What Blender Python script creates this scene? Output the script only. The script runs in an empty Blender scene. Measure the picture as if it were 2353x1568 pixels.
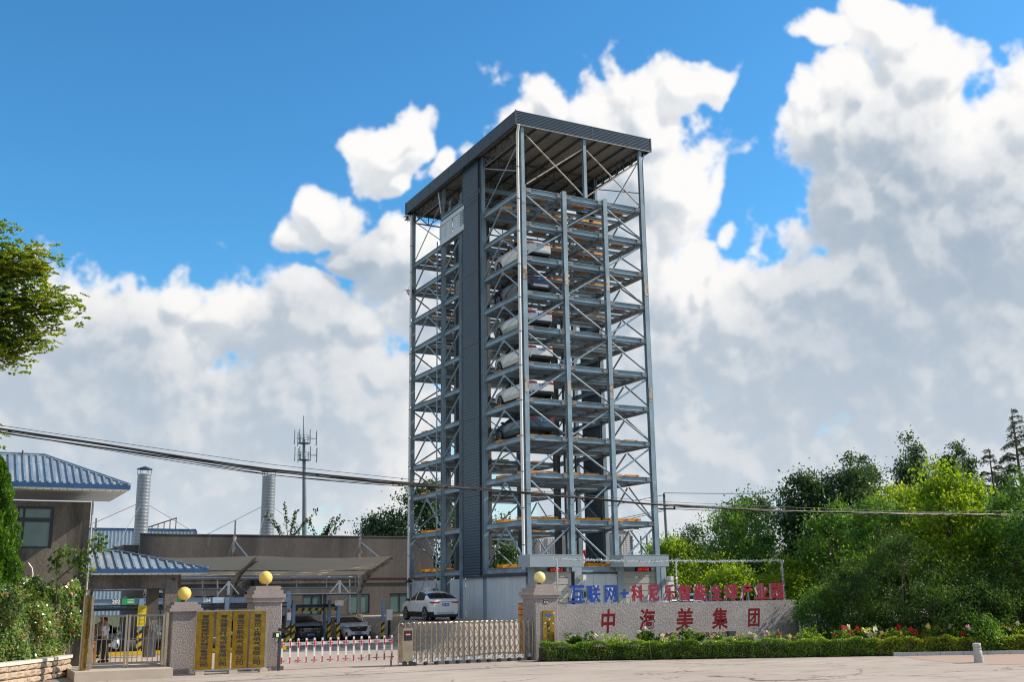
import bpy, math, random
import numpy as np
from mathutils import Vector, Matrix
R = math.radians
sc = bpy.context.scene
C = sc.collection
random.seed(7)
rng = np.random.default_rng(7)

# ------------------------------------------------------------------ camera
cd = bpy.data.cameras.new('camera'); cam = bpy.data.objects.new('camera', cd); C.objects.link(cam)
cd.sensor_width = 36; cd.lens = 37.64; cd.clip_start = .1; cd.clip_end = 6000
_r = Vector((.8878, -.4601, -.0131)).normalized(); _f = Vector((.4507, .8633, .2271)).normalized()
_u = _r.cross(_f).normalized(); _r = _f.cross(_u)
cam.matrix_world = Matrix(((_r.x, _u.x, -_f.x, -28.43), (_r.y, _u.y, -_f.y, -52.42), (_r.z, _u.z, -_f.z, 1.63), (0, 0, 0, 1)))
sc.camera = cam
# ------------------------------------------------------------------ sun, sky, exposure
SUN_AZ, SUN_EL = -16.0, 37.0      # azimuth from +X, counter-clockwise
sd = Vector((math.cos(R(SUN_AZ)) * math.cos(R(SUN_EL)), math.sin(R(SUN_AZ)) * math.cos(R(SUN_EL)), math.sin(R(SUN_EL))))
sl = bpy.data.lights.new('sun', 'SUN'); sl.energy = 5.0; sl.angle = R(.6); sl.color = (1, .90, .76)
so = bpy.data.objects.new('sun', sl); C.objects.link(so); so.rotation_euler = sd.to_track_quat('Z', 'Y').to_euler(); so.location = (60, -20, 60)
sc.view_settings.view_transform = 'Standard'; sc.view_settings.look = 'None'
sc.view_settings.exposure = 0.25; sc.view_settings.gamma = 1.0; sc.view_settings.use_curve_mapping = False
sc.cycles.filter_width = 1.15; sc.cycles.max_bounces = 8; sc.cycles.transparent_max_bounces = 8

CLOUDS, SHADES = [], []      # cumulus: (direction, angular radius, weight)
def _pix(x, y):              # direction of a cloud given by its place in the camera's first view
    return (_f + _r * ((x - 1176.5) / 2460.) + _u * ((784 - y) / 2460.)).normalized()
for x, y, r, w in [(340, 790, 150, 1), (450, 730, 115, 1), (590, 770, 125, 1), (720, 760, 100, 1), (190, 860, 165, 1), (30, 860, 140, .9), (420, 940, 240, 1), (700, 990, 210, 1), (860, 1090, 170, .9), (200, 1110, 240, .9), (560, 1200, 230, .8), (900, 1260, 180, .7), (-150, 980, 250, .8), (790, 890, 85, .9),
    (900, 290, 64, 1.05), (890, 350, 50, 1.05), (925, 255, 38, 1),
    (690, 540, 48, .72), (765, 480, 62, .78), (850, 570, 70, .9), (930, 620, 100, .9), (800, 600, 50, .9), (1010, 400, 36, .6), (900, 730, 85, .8), (930, 870, 80, .8),
    (1230, 235, 80, 1.1), (1340, 255, 95, 1), (1480, 235, 90, 1), (1590, 170, 55, 1.1), (1420, 370, 170, 1), (1560, 430, 120, 1), (1650, 440, 70, 1), (1190, 310, 60, .8), (1590, 610, 145, 1), (1690, 640, 85, 1), (1400, 600, 220, 1), (1250, 500, 150, .9), (1250, 760, 240, .9), (1150, 900, 180, .8), (1570, 800, 200, 1), (1400, 1000, 220, .8), (1790, 740, 150, 1), (1750, 510, 34, .6),
    (1850, 180, 72, 1.1), (1960, 120, 82, 1.1), (2090, 155, 92, 1), (1900, 330, 118, 1), (2060, 320, 185, 1), (2230, 310, 170, 1), (2330, 220, 100, 1), (1980, 470, 125, 1), (2180, 520, 220, 1), (2380, 450, 220, 1), (2050, 710, 200, 1), (2300, 760, 230, 1), (1900, 860, 170, .9), (2150, 950, 190, .7), (1640, 1090, 130, .9), (1900, 1110, 180, .6), (2300, 1080, 220, .6), (2600, 500, 300, .9), (2600, 900, 300, .8),
    (300, 1330, 260, .6), (900, 1360, 260, .6), (1500, 1330, 260, .6), (2100, 1300, 260, .6)]: CLOUDS.append((_pix(x, y), r / 2460, w))
for x, y, r, w in [(150, 910, 260, .36), (330, 850, 110, .22), (480, 960, 200, .26), (820, 600, 90, .28), (900, 660, 120, .36), (1440, 250, 60, .22), (1330, 420, 150, .30), (1300, 650, 200, .28), (2300, 460, 160, .22), (2180, 590, 130, .20), (1970, 680, 150, .18), (1720, 820, 150, .34), (1950, 830, 180, .34), (2250, 740, 200, .18), (2200, 900, 200, .16), (850, 1000, 110, .2), (640, 1080, 150, .2), (300, 1080, 220, .2), (1560, 900, 110, .24), (2060, 1000, 180, .12), (1640, 560, 110, -.2), (1880, 230, 120, -.24), (2050, 380, 150, -.18), (780, 720, 90, -.2), (460, 640, 90, -.15), (880, 1130, 90, -.15), (2090, 870, 60, -.25), (1620, 1010, 70, -.25), (430, 1180, 90, -.2)]: SHADES.append((_pix(x, y), r / 2460, w))
for i in range(46):          # the same sort of cloud over the rest of the sky
    a = random.uniform(R(105), R(380)); e = math.asin(random.uniform(.08, .9))
    CLOUDS.append((Vector((math.cos(a) * math.cos(e), math.sin(a) * math.cos(e), math.sin(e))), random.uniform(.08, .2), random.uniform(.7, 1)))
def build_cloud_map(Wd=4096, Hd=1152, el0=-.09, el1=1.5708):
    """cloud cover and shading over the sky, columns = azimuth (0..2pi from +X), rows = elevation"""
    rg = np.random.default_rng(11)
    fy = np.fft.fftfreq(2 * Hd)[:, None] * 2 * Hd; fx = np.fft.rfftfreq(Wd)[None, :] * Wd
    kx = fx; ky = fy * (2 * np.pi / (2 * (el1 - el0)))          # cycles per radian * 2pi, isotropic near the horizon
    k = np.sqrt(kx * kx + ky * ky) + 1e-6
    def spec(beta, lo, hi):
        F = (rg.normal(size=k.shape) + 1j * rg.normal(size=k.shape)).astype(np.complex64) * (k ** -beta) * np.exp(-(lo / k) ** 2) * np.exp(-(k / hi) ** 2)
        n = np.fft.irfft2(F, s=(2 * Hd, Wd))[:Hd]; n -= n.mean(); return (n / n.std()).astype(np.float32)
    az = (np.arange(Wd) + .5) / Wd * 2 * np.pi; el = el0 + (np.arange(Hd) + .5) / Hd * (el1 - el0)
    wa, we = spec(1.9, 12, 300), spec(1.9, 12, 300)
    A = az[None, :] + .020 * wa; E = el[:, None] + .016 * we
    ce = np.cos(E); dx, dy, dz = ce * np.cos(A), ce * np.sin(A), np.sin(E)
    fld = np.full((Hd, Wd), -1., np.float32)
    for d, r, w in CLOUDS:
        q = np.sqrt((dx - d[0]) ** 2 + (dy - d[1]) ** 2 + (dz - d[2]) ** 2); v = w * (1 - q / (r * 1.22)); h = np.clip(.5 + .5 * (v - fld) / .10, 0, 1); fld = fld * (1 - h) + v * h + .10 * h * (1 - h) * .5
    big = spec(1.95, 16, 3000); fine = spec(1.5, 90, 5000); shd = spec(2.0, 9, 260)
    b2 = spec(1.9, 30, 700); b3 = spec(1.8, 90, 2600); bil = .85 - np.abs(b2) + .42 * (.8 - np.abs(b3))                                   # billows
    Ds = fld + .13 * big + .105 * bil; D = Ds + .030 * fine
    D = D + .05; Ds = Ds + .05
    sm = lambda a, b, x: (lambda t: t * t * (3 - 2 * t))(np.clip((x - a) / (b - a), 0, 1))
    alpha = sm(-.02, .17, D); alpha = alpha * (.62 + .38 * sm(.03, .30, D))
    T = np.clip(Ds - .02, 0, .8); tau = np.zeros_like(T); px = Wd / (2 * np.pi); py = Hd / (el1 - el0)
    for s, w in ((.008, .009), (.018, .012), (.032, .017), (.052, .024), (.08, .033), (.115, .042), (.16, .05)):
        sx, sy = int(round(-.40 * s * px)), int(round(.90 * s * py)); S = np.roll(T, -sx, 1); S = np.concatenate([S[sy:], np.zeros((sy, Wd), np.float32)]); tau += S * w
    lit = np.exp(-tau * 13.)
    off = 9; sx, sy = int(-.0075 * px), int(.0125 * py); up = np.roll(Ds, -sx, 1); up = np.concatenate([up[sy:], up[-1:].repeat(sy, 0)]); rel = np.tanh((Ds - up) * 7.)
    dk = np.zeros((Hd, Wd), np.float32)
    for d, r, w in SHADES:
        q = np.sqrt((dx - d[0]) ** 2 + (dy - d[1]) ** 2 + (dz - d[2]) ** 2); dk += w * np.exp(-(q / r) ** 2 * 1.4)
    lit = lit * .72 + .27 + .22 * rel + .12 * shd + .025 * fine - dk * (.75 + .25 * np.tanh(shd))
    lit = lit + .22 * (1 - sm(.02, .30, D))
    lit = lit + .03 * big * (lit < .6); lit = np.where(lit < .25, .25 * np.exp((lit - .25) * 2.6), lit)
    return alpha.astype(np.float32), np.clip(lit, 0, 1).astype(np.float32)

def build_sky():
    w = bpy.data.worlds.new('World'); sc.world = w; w.use_nodes = True
    w.cycles.sampling_method = 'MANUAL'; w.cycles.sample_map_resolution = 512
    nt = w.node_tree; nt.nodes.clear(); N, L = nt.nodes.new, nt.links.new
    EL0, EL1, WW, HH = -.09, 1.5708, 4096, 1152
    al_, li_ = build_cloud_map(WW, HH, EL0, EL1)
    img = bpy.data.images.new('clouds', WW, HH, float_buffer=True, is_data=True); px = np.ones((HH, WW, 4), np.float32); px[..., 0] = al_; px[..., 1] = li_; px[..., 2] = 0; img.pixels.foreach_set(px.ravel())
    def mth(op, a, b=None, c=None, clamp=False):
        n = N('ShaderNodeMath'); n.operation = op; n.use_clamp = clamp
        for k, v in enumerate((a, b, c)):
            if v is None: continue
            if isinstance(v, (int, float)): n.inputs[k].default_value = v
            else: L(v, n.inputs[k])
        return n.outputs[0]
    def mrange(v, a, b, c=0., d=1.):
        n = N('ShaderNodeMapRange'); L(v, n.inputs['Value'])
        for k, x in zip(('From Min', 'From Max', 'To Min', 'To Max'), (a, b, c, d)): n.inputs[k].default_value = x
        return n.outputs['Result']
    def mixc(f, a, b, bt='MIX'):
        n = N('ShaderNodeMix'); n.data_type = 'RGBA'; n.blend_type = bt
        for k, v in ((0, f), (6, a), (7, b)):
            if isinstance(v, (int, float)): n.inputs[k].default_value = v
            elif isinstance(v, tuple): n.inputs[k].default_value = (*v, 1)
            else: L(v, n.inputs[k])
        return n.outputs[2]
    tc = N('ShaderNodeTexCoord'); nrm = N('ShaderNodeVectorMath'); nrm.operation = 'NORMALIZE'; L(tc.outputs['Generated'], nrm.inputs[0])
    sep = N('ShaderNodeSeparateXYZ'); L(nrm.outputs[0], sep.inputs[0])
    u = mth('MULTIPLY', mth('ARCTAN2', sep.outputs[1], sep.outputs[0]), 1 / (2 * math.pi)); u = mth('FRACT', mth('ADD', u, 1.0))
    v = mrange(mth('ARCSINE', sep.outputs[2]), EL0, EL1)
    cmb = N('ShaderNodeCombineXYZ'); L(u, cmb.inputs[0]); L(v, cmb.inputs[1])
    it = N('ShaderNodeTexImage'); it.image = img; it.interpolation = 'Cubic'; it.extension = 'EXTEND'; L(cmb.outputs[0], it.inputs[0])
    cs = N('ShaderNodeSeparateColor'); L(it.outputs['Color'], cs.inputs[0])
    sky = N('ShaderNodeTexSky'); sky.sky_type = 'NISHITA'; sky.sun_disc = False
    sky.sun_elevation = R(SUN_EL); sky.sun_rotation = R(90 - SUN_AZ); sky.air_density = 1.0; sky.dust_density = .3; sky.ozone_density = 2.0
    hs = N('ShaderNodeHueSaturation'); hs.inputs['Saturation'].default_value = 1.22; L(sky.outputs[0], hs.inputs['Color'])
    bs = N('ShaderNodeBackground'); bs.inputs['Strength'].default_value = .135; L(mixc(1.0, hs.outputs[0], (.66, 1.12, 1.20), 'MULTIPLY'), bs.inputs['Color'])
    low = mrange(sep.outputs[2], .0, .34)
    cc = mixc(cs.outputs[1], mixc(low, (.575, .66, .745), (.285, .385, .505)), mixc(low, (.88, .86, .84), (.99, .98, .97)))
    bc = N('ShaderNodeBackground'); bc.inputs['Strength'].default_value = .84; L(cc, bc.inputs['Color'])
    al = mth('MAXIMUM', cs.outputs[0], mrange(sep.outputs[2], .0, .27, .88, 0))
    ms = N('ShaderNodeMixShader'); L(al, ms.inputs[0]); L(bs.outputs[0], ms.inputs[1]); L(bc.outputs[0], ms.inputs[2])
    out = N('ShaderNodeOutputWorld'); L(ms.outputs[0], out.inputs['Surface'])
build_sky()

# ------------------------------------------------------------------ helpers
WL = {}
def tag(o, label=None, cat=None, group=None, kind=None):
    if label: o['label'] = label
    if cat: o['category'] = cat
    if group: o['group'] = group
    if kind: o['kind'] = kind
    return o
def thing(name, label, cat, loc=(0, 0, 0), group=None, rz=0.):
    o = bpy.data.objects.new(name, None); C.objects.link(o); o.location = loc; o.rotation_euler = (0, 0, rz); o.empty_display_size = .2
    WL[o.name] = Vector(loc); return tag(o, label, cat, group)
def wl(p): return WL.get(p.name, Vector((0, 0, 0)))
class MB:
    def __init__(s): s.v = []; s.f = []; s.sm = []
    def add(s, v, f, smooth=False):
        n = len(s.v); s.v += [tuple(x) for x in v]; s.f += [tuple(i + n for i in q) for q in f]; s.sm += [smooth] * len(f); return s
    def box(s, x0, y0, z0, x1, y1, z1):
        if x0 > x1: x0, x1 = x1, x0
        if y0 > y1: y0, y1 = y1, y0
        if z0 > z1: z0, z1 = z1, z0
        return s.add([(x0, y0, z0), (x1, y0, z0), (x1, y1, z0), (x0, y1, z0), (x0, y0, z1), (x1, y0, z1), (x1, y1, z1), (x0, y1, z1)],
                     [(0, 3, 2, 1), (4, 5, 6, 7), (0, 1, 5, 4), (1, 2, 6, 5), (2, 3, 7, 6), (3, 0, 4, 7)])
    def bar(s, p, q, w, h, up=(0, 0, 1)):      # rectangular bar from p to q
        p, q = Vector(p), Vector(q); d = (q - p).normalized(); u = Vector(up)
        if abs(d.dot(u)) > .99: u = Vector((0, 1, 0))
        a = d.cross(u).normalized() * (w / 2); b = a.cross(d).normalized() * (h / 2)
        v = [p - a - b, p + a - b, p + a + b, p - a + b, q - a - b, q + a - b, q + a + b, q - a + b]
        return s.add(v, [(0, 1, 2, 3), (7, 6, 5, 4), (0, 4, 5, 1), (1, 5, 6, 2), (2, 6, 7, 3), (3, 7, 4, 0)])
    def tube(s, pts, r, n=8, cap=True):
        pts = [Vector(p) for p in pts]; rs = r if isinstance(r, (list, tuple)) else [r] * len(pts); V = []; F = []; prev = None
        for i, p in enumerate(pts):
            d = (pts[min(i + 1, len(pts) - 1)] - pts[max(i - 1, 0)]).normalized()
            if prev is None:
                a = d.cross(Vector((0, 0, 1)))
                if a.length < .05: a = d.cross(Vector((0, 1, 0)))
            else: a = prev - d * prev.dot(d)
            a.normalize(); prev = a; b = d.cross(a)
            for k in range(n):
                t = 2 * math.pi * k / n; V.append(p + a * math.cos(t) * rs[i] + b * math.sin(t) * rs[i])
        for i in range(len(pts) - 1):
            for k in range(n): F.append((i * n + k, i * n + (k + 1) % n, (i + 1) * n + (k + 1) % n, (i + 1) * n + k))
        s.add(V, F, n > 5)
        if cap: s.add(V[:n], [tuple(reversed(range(n)))]); s.add(V[-n:], [tuple(range(n))])
        return s
    def lathe(s, prof, n=16, c=(0, 0, 0)):     # (r, z) profile about z
        V = []; F = []
        for r, z in prof:
            for k in range(n):
                t = 2 * math.pi * k / n; V.append((c[0] + r * math.cos(t), c[1] + r * math.sin(t), c[2] + z))
        for i in range(len(prof) - 1):
            for k in range(n): F.append((i * n + k, i * n + (k + 1) % n, (i + 1) * n + (k + 1) % n, (i + 1) * n + k))
        s.add(V, F, True); s.add(V[:n], [tuple(reversed(range(n)))]); s.add(V[-n:], [tuple(range(n))]); return s
    def ibeam(s, p, q, h=.3, b=.2, t=.016, up=(0, 0, 1)):
        p, q = Vector(p), Vector(q); d = (q - p).normalized(); u = Vector(up)
        a = d.cross(u).normalized(); u = a.cross(d)
        x = b / 2; y = h / 2; w = .012; t2 = .022
        pr = [(-x, -y), (x, -y), (x, -y + t2), (w, -y + t2), (w, y - t2), (x, y - t2), (x, y), (-x, y), (-x, y - t2), (-w, y - t2), (-w, -y + t2), (-x, -y + t2)]
        V = [p + a * i + u * j for i, j in pr] + [q + a * i + u * j for i, j in pr]; n = 12
        F = [(k, (k + 1) % n, n + (k + 1) % n, n + k) for k in range(n)]
        s.add(V, F); s.add(V[:n], [tuple(reversed(range(n)))]); s.add(V[n:], [tuple(range(n))]); return s
def mesh(name, V, F, mat, smooth=None):
    m = bpy.data.meshes.new(name); m.from_pydata([tuple(v) for v in V], [], F)
    if smooth is not None and len(smooth) == len(F): m.polygons.foreach_set('use_smooth', smooth)
    if mat: m.materials.append(mat)
    return m
def part(name, mb, mat, parent=None, local=False):
    off = Vector((0, 0, 0)) if (parent is None or local) else wl(parent)
    m = mesh(name, [Vector(v) - off for v in mb.v], mb.f, mat, mb.sm)
    o = bpy.data.objects.new(name, m); C.objects.link(o)
    if parent is not None: o.parent = parent; WL[o.name] = wl(parent)
    else: WL[o.name] = Vector((0, 0, 0))
    return o
def solo(name, mb, mat, label, cat, group=None, kind=None): return tag(part(name, mb, mat), label, cat, group, kind)
def inst(name, m, parent, loc=(0, 0, 0), rot=(0, 0, 0), scale=(1, 1, 1)):   # shared mesh, world loc
    o = bpy.data.objects.new(name, m); C.objects.link(o); o.parent = parent
    o.location = Vector(loc) - (wl(parent) if parent else Vector()); o.rotation_euler = rot; o.scale = scale; WL[o.name] = Vector(loc); return o
def copy_tree(o, loc, label=None, rz=None):
    r = o.copy(); C.objects.link(r); r.location = loc; WL[r.name] = Vector(loc)
    if label: r['label'] = label
    if rz is not None: r.rotation_euler = (0, 0, rz)
    for ch in o.children:
        c = ch.copy(); C.objects.link(c); c.parent = r
        for g in ch.children:
            d = g.copy(); C.objects.link(d); d.parent = c
    return r

# ------------------------------------------------------------------ materials
def mat(name, col, rough=.6, metal=0., var=.12, scale=3., bump=0., bscale=40., col2=None, thr=(.45, .65), dark=None, spec=.5, stretch=(1, 1, 1), fine=.0, coat=0., tint=None):
    m = bpy.data.materials.new(name); m.use_nodes = True; nt = m.node_tree; N, L = nt.nodes.new, nt.links.new
    b = nt.nodes['Principled BSDF']; b.inputs['Roughness'].default_value = rough; b.inputs['Metallic'].default_value = metal
    b.inputs['Specular IOR Level'].default_value = spec; b.inputs['Coat Weight'].default_value = coat; b.inputs['Coat Roughness'].default_value = .04
    geo = N('ShaderNodeNewGeometry'); mp = N('ShaderNodeMapping'); mp.inputs['Scale'].default_value = stretch; L(geo.outputs['Position'], mp.inputs['Vector'])
    def noise(s, det=5, ro=.6):
        n = N('ShaderNodeTexNoise'); n.inputs['Scale'].default_value = s; n.inputs['Detail'].default_value = det; n.inputs['Roughness'].default_value = ro; L(mp.outputs[0], n.inputs['Vector']); return n.outputs['Fac']
    def mrange(v, a, b_, c, d):
        n = N('ShaderNodeMapRange'); L(v, n.inputs[0])
        for k, x in enumerate((a, b_, c, d)): n.inputs[k + 1].default_value = x
        return n.outputs[0]
    def mixc(f, a, b_, bt='MIX'):
        n = N('ShaderNodeMix'); n.data_type = 'RGBA'; n.blend_type = bt
        for k, v in ((0, f), (6, a), (7, b_)):
            if isinstance(v, (int, float)): n.inputs[k].default_value = v
            elif isinstance(v, tuple): n.inputs[k].default_value = (*v[:3], 1)
            else: L(v, n.inputs[k])
        return n.outputs[2]
    c = tuple(col)
    if var:
        lo = tuple(max(0, x * (1 - var)) for x in c); hi = tuple(min(1, x * (1 + var)) for x in c)
        c = mixc(mrange(noise(scale), .3, .7, 0, 1), lo, hi)
    if fine:
        c = mixc(mrange(noise(bscale * 1.3, 2, .5), .38, .62, 0, 1), c, mixc(1.0, c, (1 - fine,) * 3, 'MULTIPLY'))
    if col2: c = mixc(mrange(noise(scale * 1.7, 6, .65), thr[0], thr[1], 0, 1), c, tuple(col2))
    if dark: c = mixc(mrange(noise(scale * .6, 5, .6), .47, .64, 0, .75), c, tuple(dark))
    if isinstance(c, tuple): b.inputs['Base Color'].default_value = (*c[:3], 1)
    else: L(c, b.inputs['Base Color'])
    if bump:
        bn = N('ShaderNodeBump'); bn.inputs['Strength'].default_value = bump; bn.inputs['Distance'].default_value = .02
        L(noise(bscale, 4, .6), bn.inputs['Height']); L(bn.outputs[0], b.inputs['Normal'])
    if rough > .12 and metal == 0: L(mrange(noise(scale * 2.3, 4), .3, .7, max(.03, rough - .1), min(1, rough + .1)), b.inputs['Roughness'])
    return m
def emis(name, col, st):
    m = bpy.data.materials.new(name); m.use_nodes = True; b = m.node_tree.nodes['Principled BSDF']
    b.inputs['Base Color'].default_value = (.02, .02, .02, 1); b.inputs['Emission Color'].default_value = (*col, 1); b.inputs['Emission Strength'].default_value = st; return m
def leafmat(name, cols, trans=.35, rough=.5, scale=.8, tcol=None, spec=.3):
    m = bpy.data.materials.new(name); m.use_nodes = True; nt = m.node_tree; N, L = nt.nodes.new, nt.links.new
    b = nt.nodes['Principled BSDF']; out = nt.nodes['Material Output']; b.inputs['Roughness'].default_value = rough; b.inputs['Specular IOR Level'].default_value = spec
    geo = N('ShaderNodeNewGeometry'); rp = N('ShaderNodeValToRGB'); els = rp.color_ramp.elements
    els[0].position = 0; els[0].color = (*cols[0], 1); els[1].position = 1; els[1].color = (*cols[-1], 1)
    for i, c in enumerate(cols[1:-1]): e = els.new((i + 1) / (len(cols) - 1)); e.color = (*c, 1)
    n = N('ShaderNodeTexNoise'); n.inputs['Scale'].default_value = scale; n.inputs['Detail'].default_value = 3; L(geo.outputs['Position'], n.inputs['Vector'])
    a = N('ShaderNodeMath'); a.operation = 'MULTIPLY_ADD'; L(geo.outputs['Random Per Island'], a.inputs[0]); a.inputs[1].default_value = .62
    s = N('ShaderNodeMath'); s.operation = 'MULTIPLY_ADD'; L(n.outputs['Fac'], s.inputs[0]); s.inputs[1].default_value = 1.5; s.inputs[2].default_value = -.56; L(s.outputs[0], a.inputs[2])
    L(a.outputs[0], rp.inputs[0]); L(rp.outputs[0], b.inputs['Base Color'])
    t = N('ShaderNodeBsdfTranslucent'); hs = N('ShaderNodeMix'); hs.data_type = 'RGBA'; hs.blend_type = 'MULTIPLY'; hs.inputs[0].default_value = 1; L(rp.outputs[0], hs.inputs[6]); hs.inputs[7].default_value = (*(tcol or (2.6, 2.3, .55)), 1)
    L(hs.outputs[2], t.inputs['Color']); mx = N('ShaderNodeMixShader'); mx.inputs[0].default_value = trans
    L(b.outputs[0], mx.inputs[1]); L(t.outputs[0], mx.inputs[2]); L(mx.outputs[0], out.inputs['Surface']); return m
M = {}
M['steel'] = mat('blue_grey_steel', (.235, .338, .415), .5, 0, .2, .9, col2=(.15, .10, .07), thr=(.63, .78), dark=(.15, .205, .25), fine=.08)
M['steel_dark'] = mat('dark_steel', (.075, .085, .095), .55, 0, .2, 2, col2=(.10, .05, .03), thr=(.6, .75))
M['galv'] = mat('galvanised_pipe', (.42, .44, .46), .4, .2, .15, 2, col2=(.22, .13, .08), thr=(.66, .8))
M['rust'] = mat('rusty_white_paint', (.42, .38, .33), .6, 0, .15, 1.2, col2=(.20, .085, .035), thr=(.50, .62))
M['corr'] = mat('slate_blue_sheet', (.028, .060, .094), .42, .1, .15, .7)
M['soffit'] = mat('soffit_sheet', (.20, .21, .22), .6, 0, .12, .6)
M['panel'] = mat('white_blue_panel', (.52, .585, .63), .45, 0, .07, .6, col2=(.34, .31, .26), thr=(.70, .88))
M['trimd'] = mat('dark_trim', (.03, .04, .055), .5)
M['yellow'] = mat('yellow_paint', (.82, .30, .004), .5, 0, .12, 3, col2=(.35, .16, .02), thr=(.72, .84))
M['hazy'] = mat('hazard_yellow', (.68, .45, .01), .5)
M['black'] = mat('black_paint', (.012, .012, .014), .5)
M['blackg'] = mat('black_gloss', (.008, .008, .01), .15)
M['rubber'] = mat('rubber', (.016, .016, .017), .8)
M['granite'] = mat('rough_granite', (.36, .315, .305), .85, 0, .1, 1.2, bump=1.2, bscale=16, fine=.42)
M['granite_cap'] = mat('granite_cap', (.38, .32, .30), .8, 0, .1, 1.5, bump=.4, bscale=40, fine=.3)
M['pebble'] = mat('pebbledash', (.355, .325, .32), .9, 0, .1, .8, bump=1.4, bscale=13, fine=.3)
M['stucco'] = mat('brown_stucco', (.185, .155, .135), .9, 0, .3, 1.0, bump=.5, bscale=18, dark=(.026, .021, .018), col2=(.27, .22, .18), thr=(.58, .72), stretch=(1, 1, .30), fine=.3)
M['concrete_dark'] = mat('stained_wall', (.115, .104, .098), .9, 0, .25, .5, bump=.4, bscale=14, dark=(.042, .038, .036), col2=(.22, .20, .19), thr=(.60, .70), stretch=(1, 1, .14), fine=.2)
M['brick_white'] = mat('wall_scratch', (.3, .28, .26), .9)
M['redline'] = mat('dark_red_line', (.12, .025, .03), .7)
M['stone'] = mat('beige_stone', (.47, .36, .26), .85, 0, .16, 2.2, bump=1.0, bscale=9, fine=.15, col2=(.58, .52, .45), thr=(.6, .72))
M['stone_cap'] = mat('white_cap_stone', (.62, .56, .50), .7, 0, .08, 1.5, bump=.2)
M['brass'] = mat('brass', (.33, .20, .025), .16, .92, .2, 2.5, bump=.3, bscale=2.5, col2=(.22, .14, .02), thr=(.5, .8))
M['brassb'] = mat('worn_brass', (.31, .195, .03), .2, .9, .25, 3, bump=.7, bscale=5, col2=(.50, .39, .15), thr=(.60, .68))
M['inox'] = mat('stainless', (.42, .35, .27), .26, .95, .15, 2, bump=.15)
M['inoxd'] = mat('stainless_lattice', (.19, .19, .19), .3, .8, .25, 2)
M['blue_roof'] = mat('blue_roof_sheet', (.29, .335, .37), .40, .1, .25, 1.6, col2=(.40, .41, .41), thr=(.45, .7), stretch=(1, .4, .4), dark=(.17, .20, .23))
M['blue_rib'] = mat('blue_rib', (.125, .205, .295), .45, 0, .2, 2, col2=(.27, .30, .33), thr=(.52, .7))
M['blue_trim'] = mat('royal_blue_trim', (.018, .075, .20), .45, 0, .2, 2)
M['white_soffit'] = mat('white_soffit', (.80, .80, .77), .6)
M['frame_green'] = mat('dark_window_frame', (.015, .022, .024), .4)
M['glass'] = mat('window_glass', (.04, .075, .08), .05, 0, .2, .5, spec=.8)
M['glass_t'] = mat('teal_window_glass', (.10, .17, .17), .06, 0, .25, .4, spec=.7)
M['curtain'] = mat('curtain', (.28, .32, .32), .9)
M['carglass'] = mat('car_glass', (.010, .011, .013), .06, 0, 0, spec=.4)
M['white'] = mat('white_paint', (.76, .75, .72), .5, 0, .05)
M['red'] = mat('red_paint', (.46, .008, .012), .5)
M['redc'] = mat('carved_red', (.155, .003, .008), .7, 0, .2, 3, spec=.2)
M['crimson'] = mat('crimson_letter', (.30, .010, .040), .5, 0, .1, 2, spec=.3)
M['blue_letter'] = mat('blue_letter', (.006, .055, .33), .5, 0, .08, spec=.3)
M['chrome'] = mat('letter_return', (.72, .70, .66), .15, .95, .05)
M['globe'] = mat('yellow_globe', (.88, .60, .14), .35, 0, .03, 2)
M['globe_p'] = mat('pale_globe', (.88, .70, .28), .35, 0, .03, 2)
M['tinsel'] = mat('silver_tinsel', (.62, .63, .66), .22, .9, .4, 30)
M['door'] = mat('roller_door', (.42, .42, .40), .5, 0, .06, .7)
M['canopyb'] = mat('grey_canopy', (.28, .345, .39), .5, 0, .06, .8)
M['membrane_'] = mat('membrane_fabric', (.44, .36, .27), .8, 0, .1, .6, col2=(.30, .23, .16), thr=(.6, .8))
M['blue_beam'] = mat('blue_lift_beam', (.20, .29, .41), .45, 0, .1, 1)
M['plate'] = mat('plate_blue', (.01, .09, .42), .4, 0, 0)
M['green'] = mat('green_sign', (.02, .33, .07), .5, 0, 0)
M['ysign'] = mat('yellow_notice', (.78, .66, .01), .6, 0, .03)
M['bfence'] = mat('beige_slats', (.42, .33, .17), .6, 0, .08)
M['bark'] = mat('bark', (.10, .075, .055), .9, 0, .25, 4, bump=.5)
M['bark_pale'] = mat('pale_bark', (.22, .19, .15), .9, 0, .25, 4, bump=.4)
M['rack'] = mat('far_grey_steel', (.16, .19, .225), .6)
M['shed'] = mat('pale_blue_shed', (.36, .47, .57), .5, 0, .05)
M['duct'] = mat('silver_duct', (.25, .275, .305), .38, .3, .2, 1.5, stretch=(2, 2, .5))
M['cable'] = mat('black_cable', (.012, .012, .013), .6)
M['bollard'] = mat('grey_bollard', (.40, .40, .38), .75, 0, .12, 5, bump=.2)
M['kerb'] = mat('grey_kerb', (.40, .40, .39), .8, 0, .1, 2)
M['wood'] = mat('orange_wood', (.36, .17, .06), .6, 0, .15, 5)
M['slab'] = mat('pale_slab', (.50, .42, .34), .85, 0, .08, .9, bump=.2, fine=.08)
M['apt'] = mat('pale_apartment', (.52, .47, .46), .8, 0, .05, .05)
M['apt_roof'] = mat('plum_roof', (.17, .12, .14), .8)
M['skin'] = mat('skin', (.42, .22, .14), .6)
M['shirt'] = mat('pale_blue_shirt', (.66, .73, .84), .8, 0, .06, 8)
M['hair'] = mat('hair', (.012, .010, .010), .6)
M['trouser'] = mat('black_trousers', (.02, .02, .023), .8)
M['sticker'] = mat('pale_blue_sticker', (.35, .55, .72), .4, 0, 0)
M['led_pink'] = emis('led_pink', (.9, .15, .25), 1.2)
M['led_green'] = emis('led_green', (.4, .9, .3), 1.5)
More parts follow.
